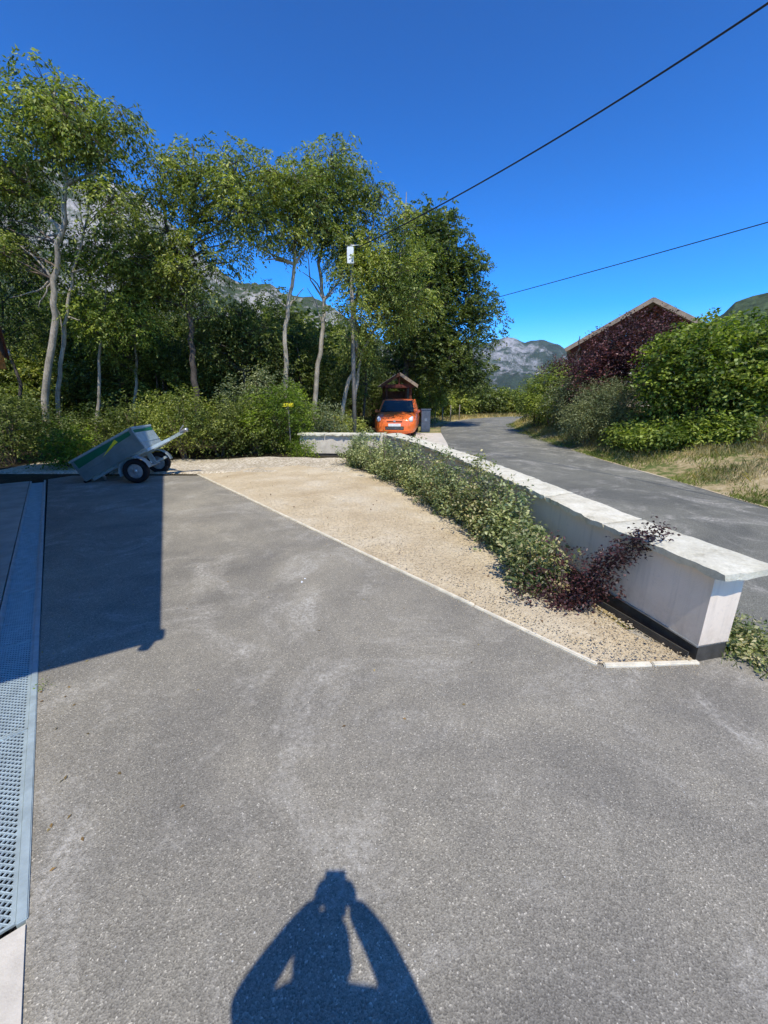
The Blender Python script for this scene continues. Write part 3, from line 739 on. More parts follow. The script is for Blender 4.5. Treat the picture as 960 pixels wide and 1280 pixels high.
tree(tr[0], [dict(p=tr, r=.11), dict(p=[tr[4], at(210, 290, Y), at(200, 240, Y), at(218, 190, Y)], r=.06), dict(p=[tr[5], at(280, 240, Y), at(300, 200, Y)], r=.06)],
     [E(226, 195, Y, 22, 14), E(255, 222, Y, 40, 28), E(300, 226, Y, 42, 28), E(330, 222, Y, 26, 22), E(220, 260, Y, 46, 46), E(290, 265, Y, 55, 40), E(225, 330, Y, 55, 36), E(295, 320, Y, 30, 24, .8), E(180, 330, Y, 45, 40), E(250, 375, Y, 55, 26), E(190, 250, Y, 20, 30, .6)],
     92, 'leaf_ash', 'wide crowned tree with a dark curved trunk, second tall tree from the left', 'ash_tree', group='tall trees behind the driveway', barkm='bark_dark', per=34)
Y = 14.0
tr = rooted(Y, (360, 550), (357, 480), (356, 430), (360, 385), (368, 330), (370, 285), (372, 240), (366, 205))
tree(tr[0], [dict(p=tr, r=.09), dict(p=[tr[4], at(345, 325, Y), at(325, 300, Y)], r=.04), dict(p=[tr[4], at(390, 300, Y), at(400, 270, Y)], r=.04)],
     [E(370, 238, Y, 34, 22), E(345, 240, Y, 22, 20), E(385, 265, Y, 38, 20, .6), E(330, 285, Y, 20, 12, .6), E(365, 300, Y, 36, 14, .35), E(345, 250, Y, 25, 18)],
     42, 'leaf_ash', 'slender pale trunked tree with sky showing under its thin crown', 'ash_tree', group='tall trees behind the driveway', per=32,
     bare=[(tr[4], at(318, 305, Y)), (tr[3], at(335, 365, Y)), (tr[5], at(345, 270, Y)), (tr[5], at(400, 300, Y)), (tr[3], at(380, 360, Y)), (tr[6], at(395, 235, Y)), (tr[4], at(330, 325, Y))])
Y = 14.6
tr = rooted(Y, (392, 550), (396, 470), (404, 410), (405, 375), (398, 330), (410, 280), (418, 230), (415, 190))
tree(tr[0], [dict(p=tr, r=.09), dict(p=[tr[3], at(425, 350, Y), at(432, 320, Y)], r=.04), dict(p=[tr[3], at(388, 350, Y), at(384, 310, Y)], r=.035)],
     [E(425, 208, Y, 26, 18), E(425, 240, Y, 28, 32), E(395, 225, Y, 22, 26), E(420, 290, Y, 28, 26, .8), E(440, 330, Y, 22, 26, .8), E(395, 290, Y, 20, 20, .4)],
     54, 'leaf_ash', 'tall tree with a pale leaning trunk left of the pole with the white box', 'ash_tree', group='tall trees behind the driveway', per=32,
     bare=[(tr[3], at(430, 345, Y)), (tr[3], at(378, 340, Y)), (tr[2], at(384, 360, Y)), (tr[3], at(420, 360, Y))])
Y = 14.9
tr = rooted(Y, (424, 555), (432, 490), (442, 460), (446, 430), (444, 380), (456, 320), (468, 270), (480, 235))
tr2 = rooted(Y+.1, (440, 550), (444, 490), (452, 440), (470, 410), (490, 370), (505, 300), (508, 240))
tree(tr[0], [dict(p=tr, r=.08), dict(p=tr2, r=.065)],
     [E(460, 250, Y, 26, 24), E(480, 275, Y, 34, 34), E(508, 250, Y, 9, 22), E(450, 320, Y, 32, 40), E(495, 330, Y, 38, 40), E(460, 390, Y, 36, 32), E(440, 440, Y, 26, 16, .6), E(438, 400, 13.5, 18, 46, 1.6), E(432, 355, 13.5, 14, 14, 1.6), E(500, 380, Y, 38, 30)],
     90, 'leaf_ash', 'tree with crossing pale trunks just left of the orange car', 'ash_tree', group='tall trees behind the driveway', per=34)
Y = 21.8
tr = rooted(Y, (508, 540), (508, 480), (506, 430), (512, 380), (520, 330), (525, 290))
tree(tr[0], [dict(p=tr, r=.2), dict(p=[tr[3], at(550, 380, Y), at(575, 340, Y)], r=.1), dict(p=[tr[2], at(560, 440, Y), at(590, 420, Y)], r=.09)],
     [E(525, 300, Y, 32, 32), E(550, 320, Y, 32, 36), E(520, 350, Y, 44, 40), E(570, 350, Y, 30, 36), E(590, 385, Y, 28, 36), E(550, 400, Y, 52, 38), E(602, 430, Y, 20, 22), E(560, 450, Y, 46, 28), E(515, 415, Y, 40, 26), E(585, 475, Y, 24, 18, .8), E(612, 395, Y, 14, 20, .7), E(540, 280, Y, 22, 20), E(545, 462, Y, 24, 14)],
     260, 'leaf_dark', 'broad dense dark tree rounding down to the road above the wooden shelter', 'walnut_tree', group='tall trees behind the driveway', per=32, rad=.72, L=.15, W=.075, barkm='bark_dark', droop=.4)
# smaller thin trees between the trunks
for (bx, Y, top, ell, n, leaf, lab) in [
    (20, 12.4, (-10, 250), [(0, 300, 60, 60), (10, 400, 40, 40)], 50, 'leaf_dark', 'dark tree cut by the left edge of the view'),
    (118, 12.8, (135, 330), [(130, 330, 42, 34), (110, 390, 36, 30), (150, 400, 40, 30)], 46, 'leaf_ash2', 'small light green tree right above the trailer'),
    (165, 14, (172, 280), [(165, 300, 32, 36), (175, 360, 45, 34), (150, 430, 30, 28)], 50, 'leaf_ash', 'thin tree between the forked tree and the wide crowned tree'),
    (300, 14.6, (302, 370), [(300, 405, 36, 24), (270, 430, 40, 28), (325, 430, 30, 22)], 48, 'leaf_dark', 'low dark tree to the right of the dark curved trunk'),
    (330, 16.5, (335, 410), [(335, 440, 34, 30), (375, 440, 24, 26)], 36, 'leaf_dark', 'short dark tree between the two pale trunks'),
    (452, 17.5, (455, 400), [(455, 440, 20, 26), (440, 470, 20, 20)], 30, 'leaf_dark', 'dark small tree behind the left side of the orange car')]:
    tr = rooted(Y, (bx, 560), (bx+6, 480), (bx+(top[0]-bx)*.5, 420), top)
    tree(tr[0], [dict(p=tr, r=.06)], [E(x, y, Y, rx, rz) for x, y, rx, rz in ell], n, leaf, lab, 'young_tree', group='thin trees between the tall trunks', per=24, rad=.5, r0=.05, barkm='bark_dark' if leaf == 'leaf_dark' else 'bark')
# --- dense woodland behind: individual bushy trees from three crowns
def bushy(h, w_, leaf, n, per, L, W_, seed, stems=4, name='bush', rad=.45, droop=.4, nleaf=8, ln=.3, base=0.08, barkm='twig', low=.06):
    t = empty(name); m = MB(); C = []
    for _ in range(n):
        d = unit(RNG.normal(0, 1, 3)); r = RNG.uniform(.35, 1)**.5
        z = base*h+(abs(d[2]) if d[2] > 0 else d[2]*.75+.0)*r*h*.5+h*.45
        k = 1-.25*max(0, z/h-.6)
        C.append(Vector((d[0]*w_*r*k, d[1]*w_*r*k, max(z, low*h))))
    m = MB()
    for s in range(stems):
        a = random.uniform(0, 6.3); limb(m, (math.cos(a)*.06, math.sin(a)*.06, -.15), (math.cos(a)*w_*.5, math.sin(a)*w_*.5, h*random.uniform(.6, .85)), .018*h+.006, .006*h, .1, 6, 6)
    for c in C[::2]: limb(m, (c.x*.15, c.y*.15, c.z*.35), c, .008*h**.5, .003, .1, 4, 4)
    m.build('stems', M[barkm], t)
    V = clump_leaves(C, per, rad, nleaf, ln, L, W_, droop, .8)
    V[..., 2] = np.maximum(V[..., 2], -.02)
    link('foliage', np_mesh('foliage', V, 4), M[leaf], t); return t
protos = [bushy(5.2, 1.9, 'leaf_dark', 90, 26, .15, .07, 1, name='understory_tree', rad=.6),
          bushy(4.4, 2.0, 'leaf_ash', 84, 26, .15, .07, 2, name='understory_tree', rad=.6),
          bushy(6.2, 1.8, 'leaf_dark', 96, 26, .15, .07, 3, name='understory_tree', rad=.6)]
def put(t, x, y, s=1.0, rz=None, z=None, sz=None):
    t.location = (x, y, ground_z(x, y) if z is None else z); t.rotation_euler = (0, 0, random.uniform(0, 6.3) if rz is None else rz)
    t.scale = (s, s, sz or s); return t
spots = []
for row, (Y, x0, x1, step) in enumerate(((15.8, -15, -2.2, 1.9), (18.6, -18, -2.2, 2.3), (22.5, -22, -2.5, 2.8))):
    x = x0
    while x < x1: spots.append((x+random.uniform(-.5, .5), Y+random.uniform(-.7, .7), row)); x += step
used = set()
for k, (x, y, row) in enumerate(spots):
    i = k % 3; t = protos[i] if i not in used else copy_tree(protos[i]); used.add(i)
    put(t, x, y, random.uniform(.72, .98)*(1+.06*row))
    dx_ = [(abs(x/y-u_), u_, nm) for u_, nm in ((-.86, 'pale forked tree'), (-.70, 'small tree above the trailer'), (-.47, 'wide crowned tree'), (-.25, 'slender pale tree'), (-.17, 'leaning pale tree'), (-.07, 'tree with crossing trunks'), (-1.15, 'left edge of the view'))]
    dx_ = min(dx_); tag(t, '%s understory tree, %s row, just %s the %s' % (('dark', 'olive', 'tall dark')[i], ('front', 'middle', 'rear')[row], 'left of' if x/y < dx_[1] else 'right of', dx_[2]), 'tree', 'understory trees filling the wood')
for (x, y, sc_, lab) in ((-1.6, 23.5, .8, 'dark understory tree behind the left post of the wooden shelter'), (.4, 25, .85, 'dark understory tree rising straight behind the shelter roof'), (2.2, 24.5, .75, 'olive understory tree behind the grey cabinet'), (-.4, 21.5, .6, 'low understory tree between shelter and crossing trunks')):
    t = put(copy_tree(protos[0 if x < 2 else 1]), x, y, sc_); tag(t, lab, 'tree', 'understory trees filling the wood')
# dense far wood beyond, one mass
WV = []
for _ in range(420):
    a = random.uniform(-1.25, -.06); r = random.uniform(27, 46); WV.append(Vector((r*math.sin(a), r*math.cos(a), random.uniform(.3, 5.5))))
V = clump_leaves(WV, 60, 2.0, 4, .8, .5, .34, .3, .8)
tag(link('far_wood', np_mesh('far_wood', V, 4), M['leaf_dark']), 'dense dark wood closing the view behind the trunks', 'wood', kind='stuff')
# --- bushes along the far side of the yard
def one_bush(px, py, Y, w_px, h_px, leaf, label, n=34, per=22, L=.075, W_=.035, group=None, name='bush', rad=.3, **kw):
    s = Y/(CP-SP*(py-640)/F_PX)/F_PX; w_ = w_px*s/2; h = h_px*s
    t = bushy(h, w_, leaf, n, per, L, W_, 0, name=name, rad=rad, **kw)
    x = at(px, py, Y).x; put(t, x, Y, 1, 0); tag(t, label, 'bush', group); return t
G1 = 'bushes along the far edge of the driveway'
one_bush(15, 560, 10.2, 80, 85, 'leaf_dark', 'dark rounded bush at the far left beyond the concrete apron', group=G1)
one_bush(50, 560, 11.2, 70, 62, 'leaf_dark', 'olive bush under the pale forked trunk', group=G1)
one_bush(85, 570, 9.6, 50, 42, 'leaf_bright', 'small bright green bush right behind the raised tail of the trailer', 26, 18, group=G1)
one_bush(130, 550, 11.0, 80, 60, 'leaf_dark', 'dark bush behind the body of the trailer', group=G1)
one_bush(185, 555, 11.4, 80, 66, 'leaf_dark', 'olive bush behind the raised drawbar of the trailer', group=G1)
one_bush(232, 560, 10.9, 85, 85, 'leaf_ash', 'large light green bush just right of the trailer drawbar', 50, 24, group=G1)
one_bush(275, 560, 11.4, 80, 75, 'leaf_dark', 'broad olive bush at the middle of the hedge line', 44, 22, group=G1)
one_bush(318, 555, 11.6, 70, 62, 'leaf_dark', 'darker bush left of the yellow green one', 40, group=G1)
one_bush(352, 562, 11.9, 80, 75, 'leaf_bright', 'yellow green bush around the small yellow sign', 50, 24, group=G1)
one_bush(330, 540, 13.2, 90, 95, 'leaf_grey', 'grey green airy shrub behind the yellow green bush', 40, group=G1)
one_bush(404, 540, 13.0, 60, 50, 'leaf_grey', 'dusty grey bush above the far return of the wall', 30, group=G1)
one_bush(376, 572, 10.9, 26, 24, 'leaf_bright', 'tuft of bright leaves at the left end of the wall return', 14, 16, .05, .03, rad=.14, group=G1)
one_bush(434, 530, 14.4, 34, 32, 'leaf_ash', 'small olive bush left of the orange car', 26, group=G1)
# --- right bank
G2 = 'shrubs of the garden on the right bank'
def shrub_r(px, base_y, top_y, Y, w_px, *a, **k):
    x = at(px, base_y, Y).x; zt = at(px, top_y, Y).z; zg = ground_z(x, Y); s = Y/(CP-SP*((base_y+top_y)/2-640)/F_PX)/F_PX
    leaf, label, n, per, L, W_ = a
    t = bushy(zt-zg, w_px*s/2, leaf, n, per, L, W_, 0, name=k.pop('name', 'garden_shrub'), **k); put(t, x, Y, 1, 0); tag(t, label, 'shrub', G2); return t
shrub_r(860, 560, 418, 10.6, 130, 'leaf_hazel', 'big broad leaved bright green shrub, left half of the tall hedge on the right', 110, 24, .105, .075, rad=.42, nleaf=6, base=.16, low=.30, droop=.5)
shrub_r(945, 560, 410, 10.0, 130, 'leaf_hazel', 'big broad leaved bright green shrub cut by the right edge of the view', 110, 24, .105, .075, rad=.42, nleaf=6, base=.16, low=.30, droop=.5)
shrub_r(898, 540, 398, 12.2, 120, 'leaf_hazel', 'green shrub top showing between the two big hedge shrubs', 80, 24, .105, .075, rad=.42, nleaf=6)
shrub_r(1010, 560, 400, 10.5, 120, 'leaf_hazel', 'green shrub beyond the right edge of the view', 60, 26, .085, .06, rad=.42, nleaf=6)
shrub_r(688, 536, 462, 17.5, 66, 'leaf_ash2', 'tall yellow green conical shrub nearest the road bend', 70, 24, .08, .035, rad=.4, name='garden_shrub')
shrub_r(672, 534, 480, 18.4, 36, 'leaf_ash', 'low dark shrub touching the road bend', 34, 22, .08, .04, rad=.4)
shrub_r(712, 545, 470, 15.6, 60, 'leaf_jun', 'dark juniper shrub under the purple tree', 60, 24, .08, .03, rad=.4)
shrub_r(760, 552, 484, 12.6, 78, 'leaf_jun', 'feathery grey green juniper arching over the bank', 90, 26, .07, .016, rad=.34, droop=.1, nleaf=12, ln=.34)
shrub_r(735, 550, 497, 12.9, 50, 'leaf_jun', 'smaller feathery juniper left of the arching one', 50, 24, .07, .016, rad=.3, nleaf=12, ln=.3)
for k, (px, py, Y, lab) in enumerate([(815, 562, 10.2, 'low leafy clump at the foot of the juniper'), (848, 566, 9.9, 'low leafy clump below the middle of the tall hedge'), (880, 568, 9.7, 'low leafy clump with long leaves below the hedge'), (912, 574, 9.3, 'low leafy clump near the dry grass on the bank'), (795, 556, 10.9, 'low dark clump between juniper and hedge'), (948, 570, 9.6, 'low leafy clump at the right edge of the view')]):
    t = one_bush(px, py, Y, 56, 27, 'leaf_ash2', lab, 22, 20, .11, .05, group='low leafy plants along the bank', name='leafy_plant', rad=.2, nleaf=5); t['category'] = 'plant'
# purple leaved plum trees
def purple(px, Y, ells, n, label):
    tr = rooted(Y, (px, 550), (px+3, 500), (px+6, 450), (px+10, 420))
    tree(tr[0], [dict(p=tr, r=.09)], [E(x, y, Y, rx, rz) for x, y, rx, rz in ells], n, 'leaf_plum', label, 'plum_tree', per=30, rad=.42, L=.085, W=.05, barkm='bark_dark', group='purple leaved trees by the chalet', nleaf=8, droop=.1, ln=.4)
purple(775, 14.5, [(808, 415, 24, 22), (775, 438, 36, 18), (795, 455, 36, 22), (750, 462, 30, 20), (760, 490, 40, 20), (805, 480, 26, 24)], 110, 'purple leaved plum tree rising in front of the chalet gable')
purple(715, 18.0, [(712, 460, 22, 12), (698, 470, 14, 12), (735, 465, 20, 14), (720, 490, 30, 18)], 60, 'lower purple leaved tree left of the chalet roof')
# bushes past the bend
for k, (px, py, ty, Y, wpx, leaf, lab) in enumerate([(560, 524, 492, 33, 50, 'leaf_ash', 'pale olive bush across the road bend, nearest the shelter'), (600, 524, 496, 36, 46, 'leaf_dark', 'rounded olive bush in the middle across the road bend'), (630, 522, 499, 38, 44, 'leaf_ash', 'dark green bush right of the road bend'), (578, 523, 488, 41, 50, 'leaf_ash', 'taller bush behind the pale olive one past the bend'), (655, 522, 506, 44, 30, 'leaf_dark', 'small bush at the gap below the far mountain'), (540, 524, 488, 30, 26, 'leaf_ash', 'grey green bush beside the cabinet')]):
    x = at(px, py, Y).x; s = Y/CP/F_PX; h = (py-ty)*s*1.05
    t = bushy(h, wpx*s/2, leaf, 60, 24, .2, .13, 0, name='roadside_bush', rad=.6, ln=.5); put(t, x, Y, 1, 0); tag(t, lab, 'bush', 'bushes beyond the road bend')
# ------------------------------------------------------------------ shrubs along the wall
G3 = 'young shrubs planted along the wall'
def wall_shrub(i, q, h, w_, leaf, label, n, per=4, L=.048, W_=.026, sprigs=7, rad=.11, barkm='twig'):
    p = bed_pt(i, q); t = empty('wall_shrub', (p.x, p.y, .02)); tag(t, label, 'shrub', G3)
    m = MB(); C = []
    ns = 14 if n > 100 else 18
    for s in range(ns):
        a = random.uniform(0, 6.28); r = w_*random.uniform(.35, 1.25); top = h*random.uniform(.25, 1.0)
        if s < sprigs: r *= .4; top = h*random.uniform(1.0, 1.7)
        P = limb(m, (math.cos(a)*.02, math.sin(a)*.02, -.03), (math.cos(a)*r, math.sin(a)*r, top), .007, .002, .10, 7, 5)
        for k in range(1, 8):
            for _ in range(max(1, n//60) if k < 6 or s >= sprigs else 1): C.append(P[k]+Vector((random.gauss(0, 1), random.gauss(0, 1), random.gauss(0, .7)))*w_*.15*(.35 if s < sprigs else 1))
    for c in C[::3]: limb(m, (c.x*.7, c.y*.7, c.z*.7), c, .003, .001, .1, 3, 4)
    m.build('stems', M[barkm], t)
    V = clump_leaves(C, per, rad, 6, .10, L, W_, .15, .8); V[..., 2] = np.maximum(V[..., 2], -.01)
    link('foliage', np_mesh('foliage', V, 4), M[leaf], t); return t
# index along bed 0 (near) .. 89 (far)
def bi(y):   # index of the bed row whose wall-side point has this y
    return min(range(90), key=lambda k: abs(Rc[k].y-y))
rows = [(10.6, .80, 0.46, 0.44, 'leaf_cot', 'pale leafy shrub in front of the white return of the wall', 150),
        (10.0, .74, 0.49, 0.43, 'leaf_cot', 'farthest tall shrub of the row, in front of the orange car', 150),
        (9.2, .78, 0.52, 0.44, 'leaf_cot', 'dense grey green shrub below the wall corner slab', 150),
        (8.4, .76, 0.50, 0.41, 'leaf_cot', 'full shrub in the far half of the row', 59),
        (7.7, .80, 0.58, 0.39, 'leaf_cot2', 'shrub with a tall thin sprig standing above the capping', 150),
        (7.0, .76, 0.52, 0.38, 'leaf_cot', 'rounded grey green shrub at the middle of the row', 59),
        (6.3, .80, 0.50, 0.36, 'leaf_cot2', 'shrub with cream edged leaves at the middle of the row', 59),
        (5.7, .76, 0.53, 0.37, 'leaf_cot', 'spreading shrub whose leaves lie on the sand', 59),
        (5.1, .82, 0.54, 0.35, 'leaf_cot2', 'green and cream shrub touching the brown wall face', 59),
        (4.6, .80, 0.50, 0.32, 'leaf_cot2', 'shrub with yellowish leaves two places from the purple one', 60),
        (3.75, .74, .34, .30, 'leaf_cot', 'very sparse leggy shrub touching the purple one', 50),
        (3.35, .58, .26, .26, 'leaf_cot2', 'tiny twiggy plant lying on the sand left of the purple shrub', 40),
        (4.15, .76, 0.44, 0.29, 'leaf_cot', 'thin low shrub next to the purple one', 60)]
for (y, q, h, w_, leaf, lab, n) in rows: wall_shrub(bi(y), q, h, w_*.9, leaf, lab, n)
# purple shrub with a long arching branch
p = gp(700, 760, 0); t = empty('wall_shrub', (p.x, p.y, .0)); tag(t, 'dark purple shrub with one long branch arching up over the wall capping', 'shrub', G3)
m = MB(); C = []
def arch(a, b, lift, r0, n, dens, sp):
    a, b = Vector(a), Vector(b); P = []
    for i in range(n+1):
        q = i/n; P.append(a.lerp(b, q)+Vector((0, 0, lift*math.sin(math.pi*q)))+Vector((random.uniform(-1, 1), random.uniform(-1, 1), random.uniform(-1, 1)))*.008)
    m.tube(P, [r0*(1-.75*i/n) for i in range(n+1)], 6, False)
    for i in range(2, n+1):
        for _ in range(dens): C.append(P[i]+Vector((random.gauss(0, sp), random.gauss(0, sp), random.gauss(0, sp*.8))))
tip = at(822, 664, 2.58)-Vector((p.x, p.y, 0))
arch((0, 0, -.02), tip, .06, .008, 16, 8, .03)
arch((0, 0, -.02), tip*.72+Vector((-.03, .1, -.05)), .04, .006, 9, 5, .04)
arch((0, 0, -.02), tip*.55+Vector((.02, -.06, -.04)), .02, .006, 8, 5, .045)
for dx, dy, z, d in ((-.02, .05, .48, 4), (-.12, .1, .30, 4), (.10, .15, .36, 4), (.16, -.05, .16, 5), (-.22, .02, .14, 5), (-.1, -.1, .13, 5), (.06, .22, .42, 3), (-.30, .06, .07, 4), (.24, .08, .20, 4), (.05, -.08, .12, 5), (-.16, .2, .2, 4), (-.02, .3, .5, 3)):
    arch((0, 0, -.02), (dx*1.35, dy, z*1.1), .03, .004, 8, max(1, d-3), .03)
m.build('stems', M['twig'], t)
V = clump_leaves(C, 3, .045, 4, .05, .030, .017, .1, .9); V[..., 2] = np.maximum(V[..., 2], -.005)
link('foliage', np_mesh('foliage', V, 4), M['leaf_purple'], t)
# ------------------------------------------------------------------ grass and weeds
def blades(P, h, w_, lean=.45):
    N = len(P); a = RNG.uniform(0, 6.283, N); hh = h*RNG.uniform(.4, 1.2, N); ww = w_*RNG.uniform(.6, 1.3, N)
    sx = np.stack([np.cos(a), np.sin(a), np.zeros(N)], 1)*ww[:, None]; l = RNG.normal(0, lean, (N, 2))*hh[:, None]
    mid = P+np.stack([l[:, 0]*.35, l[:, 1]*.35, hh*.55], 1); tip = P+np.stack([l[:, 0], l[:, 1], hh], 1)
    return np.stack([P-sx, P+sx, mid+sx*.6, tip, mid-sx*.6], 1)
def verge_pts(n, d0, d1, y0, y1, pow_=1.0):
    out = []
    while len(out) < n:
        y = y0+(y1-y0)*random.random()**1.4; e = 5.95+max(0, y-15)**2*.018; d = d0+(d1-d0)*random.random()**pow_; x = e+d
        if noise.noise(Vector((x*1.1, y*1.1, d0*7)))*1.6+random.uniform(-.3, .3) < -.05: continue
        out.append((x, y, ground_z(x, y)-.01))
    return np.array(out)
P = verge_pts(34000, -.08, 2.2, 3, 24, 1.3)
tag(link('verge_grass', np_mesh('verge_grass', blades(P, .10, .006), 5), M['grass']), 'patchy short green grass along the right edge of the road', 'grass', kind='stuff')
P = verge_pts(46000, .35, 5.5, 3, 24)
tag(link('dry_grass', np_mesh('dry_grass', blades(P, .16, .005), 5), M['grass_dry']), 'dry straw coloured grass on the bank under the shrubs', 'grass', kind='stuff')
P = verge_pts(9000, 1.8, 4.5, 5, 13)
P2 = np.array([(x, y, ground_z(x, y)) for x, y in [(random.uniform(8.2, 9.4), random.uniform(8, 9.6)) for _ in range(2500)]])
tag(link('tall_dry_grass', np_mesh('tall_dry_grass', blades(P2, .5, .006, .3), 5), M['grass_dry']), 'tall dry grass beside the low leafy plants on the bank', 'grass', kind='stuff')
P = np.array([(x, y, ground_z(x, y)) for x, y in [(random.uniform(-3, 12), 25+random.uniform(-2, 14)) for _ in range(26000)] if not (A[0].x*0-1e9 < x < 1e9 and False)])
keep = []
for p_ in P:
    d = min((A[k].lerp(B[k], .5)-Vector((p_[0], p_[1], 0))).length for k in range(40, 120, 4))
    keep.append(d > 3.3)
P = P[np.array(keep)]
tag(link('roadside_grass', np_mesh('roadside_grass', blades(P, .3, .012), 5), M['grass_dry']), 'dry grass strip across the road bend', 'grass', kind='stuff')
P = np.array([(x, y, ground_z(x, y)) for x, y in [(random.uniform(-4.5, .2), random.uniform(11.8, 17)) for _ in range(9000)]])
tag(link('undergrowth', np_mesh('undergrowth', blades(P, .28, .012), 5), M['grass']), 'rough grass behind the far return of the wall', 'grass', kind='stuff')
# weeds at the near end of the wall
pts = [(2.42+random.gauss(0, .10), 2.36+random.gauss(0, .14), .0) for _ in range(70)]
t = tag(empty('weed_patch', (2.42, 2.36, 0)), 'low green weeds at the road side of the near end of the wall', 'weeds')
Cw = [Vector((x-2.42, y-2.36, random.uniform(.01, .07))) for x, y, _ in pts if x > 2.22]
link('leaves', np_mesh('weeds', clump_leaves(Cw, 8, .05, 5, .06, .035, .018, .1, .7), 4), M['leaf_cot2'], t)
gw = np.array([(random.gauss(0, .14), random.gauss(0, .18), 0) for _ in range(500)])
tag(link('grass_blades', np_mesh('weed_blades', blades(gw, .07, .003), 5), M['grass'], t), kind='stuff')
# tiny weed by the drain
p = gp(50, 862, 0); t = tag(empty('small_weed', p), 'tiny yellow green weed growing at the edge of the drain grating', 'weed')
link('leaves', np_mesh('small_weed', clump_leaves([Vector((0, 0, .012)), Vector((.015, .01, .015))], 6, .014, 3, .02, .014, .006, 0, .6), 4), M['leaf_bright'], t)
for (px, py, s) in ((377, 727, .022), (381, 723, .012)):
    p = gp(px, py, 0.006); o = crumbs('stone_chip', [(0, 0, 0)], s, s, M['white_plastic']); o.location = p
    tag(o, 'white stone chip lying alone on the driveway' if s > .02 else 'smaller white chip beside the larger one on the driveway', 'stone')
# ------------------------------------------------------------------ trailer, tipped on its tail
T = empty('trailer', (-5.02, 8.30, 0), R(8)); tag(T, 'small galvanised box trailer tipped back on its tail with its drawbar raised', 'trailer')
TH = R(-28)       # rotation about local y: nose up
RM = Matrix.Rotation(TH, 3, 'Y'); WZ = .24
def tl(p): q = RM @ Vector((p[0], p[1], p[2])); return (q.x, q.y, q.z+WZ)      # axle at origin
def tpart(fn, name, mt, parent=T, bevel=0):
    m = MB(); fn(m); m.v = [tl(v) for v in m.v]; return m.build(name, mt, parent, bevel)
L0, L1, HW, ZB, ZT = -1.0, .36, .44, .31, .73
tpart(lambda m: m.box(((L0+L1)/2, 0, ZB), (L1-L0, 2*HW, .03)), 'floor', M['galv'])
for s in (-1, 1):
    sp = tpart(lambda m: (m.box(((L0+L1)/2, s*HW, (ZB+ZT)/2), (L1-L0, .025, ZT-ZB)), m.box(((L0+L1)/2, s*(HW+.008), ZB+.16), (L1-L0, .022, .018)), m.box(((L0+L1)/2, s*(HW+.006), ZB+.02), (L1-L0, .03, .05)), [m.box((x, s*(HW+.008), (ZB+ZT)/2), (.04, .03, ZT-ZB)) for x in (L0+.02, L1-.02)]), 'side_panel', M['side_panel'])
    tpart(lambda m: m.add([(L0+.06, s*(HW+.016), ZT-.17), (L1-.06, s*(HW+.016), ZT-.10), (L1-.06, s*(HW+.016), ZT-.02), (L0+.06, s*(HW+.016), ZT-.02)], [(0, 1, 2, 3)]), 'green_stripe', M['green_paint'], sp)
    tpart(lambda m: m.add([(-.42, s*(HW+.0175), ZT-.20), (-.02, s*(HW+.0175), ZT-.03), (.0, s*(HW+.0175), ZT-.09), (-.22, s*(HW+.0175), ZT-.15)], [(0, 1, 2, 3)]), 'yellow_flash', M['yellow_paint'], sp)
    tpart(lambda m: m.box(((L0+L1)/2, s*HW, ZT+.012), (L1-L0+.04, .05, .035)), 'top_rail', M['galv'], bevel=.006)
tpart(lambda m: (m.box((L1, 0, (ZB+ZT)/2), (.025, 2*HW, ZT-ZB)), m.box((L1, 0, ZT+.012), (.05, 2*HW+.05, .035)), m.box((L1+.01, 0, ZB+.12), (.02, 2*HW, .02))), 'front_panel', M['galv'])
tpart(lambda m: m.box((L1+.016, 0, ZT-.06), (.006, 2*HW-.04, .06)), 'green_stripe', M['green_paint'])
tpart(lambda m: (m.box((L0, 0, (ZB+ZT)/2), (.025, 2*HW, ZT-ZB)), m.box((L0, 0, ZT+.012), (.05, 2*HW+.05, .035))), 'tailgate', M['galv'])
for s in (-1, 1): tpart(lambda m: m.box((L0-.02, s*.36, ZB-.03), (.02, .2, .08)), 'tail_light', M['dark'])
for s in (-1, 1): tpart(lambda m: (m.beam((-.9, s*.35, ZB-.04), (.35, s*.35, ZB-.04), .05, .06), m.beam((-.28, s*.40, .02), (.28, s*.40, .02), .05, .05), m.beam((0, s*.38, .0), (0, s*.38, ZB-.03), .10, .05, (0, 1, 0))), 'chassis_rail', M['galv'])
tpart(lambda m: (m.beam((.3, -.33, ZB-.05), (.72, 0, ZB-.05), .05, .06), m.beam((.3, .33, ZB-.05), (.72, 0, ZB-.05), .05, .06), m.beam((.3, 0, ZB-.05), (1.02, 0, ZB-.05), .06, .06)), 'drawbar', M['galv'])
tpart(lambda m: (m.tube([(.98, 0, ZB-.04), (1.10, 0, ZB-.04), (1.14, 0, ZB-.06)], [.035, .04, .045], 10), m.beam((.99, 0, ZB+.0), (1.12, 0, ZB+.06), .03, .02)), 'coupling', M['steel'])
tpart(lambda m: m.tube([(.92, .02, ZB-.06), (.88, .02, ZB-.14), (.85, .02, ZB-.22), (.88, .02, ZB-.26)], .006, 6), 'safety_cable', M['cable'])
tpart(lambda m: m.tube([(0, -.55, 0), (0, .55, 0)], .028, 10), 'axle', M['galv'])
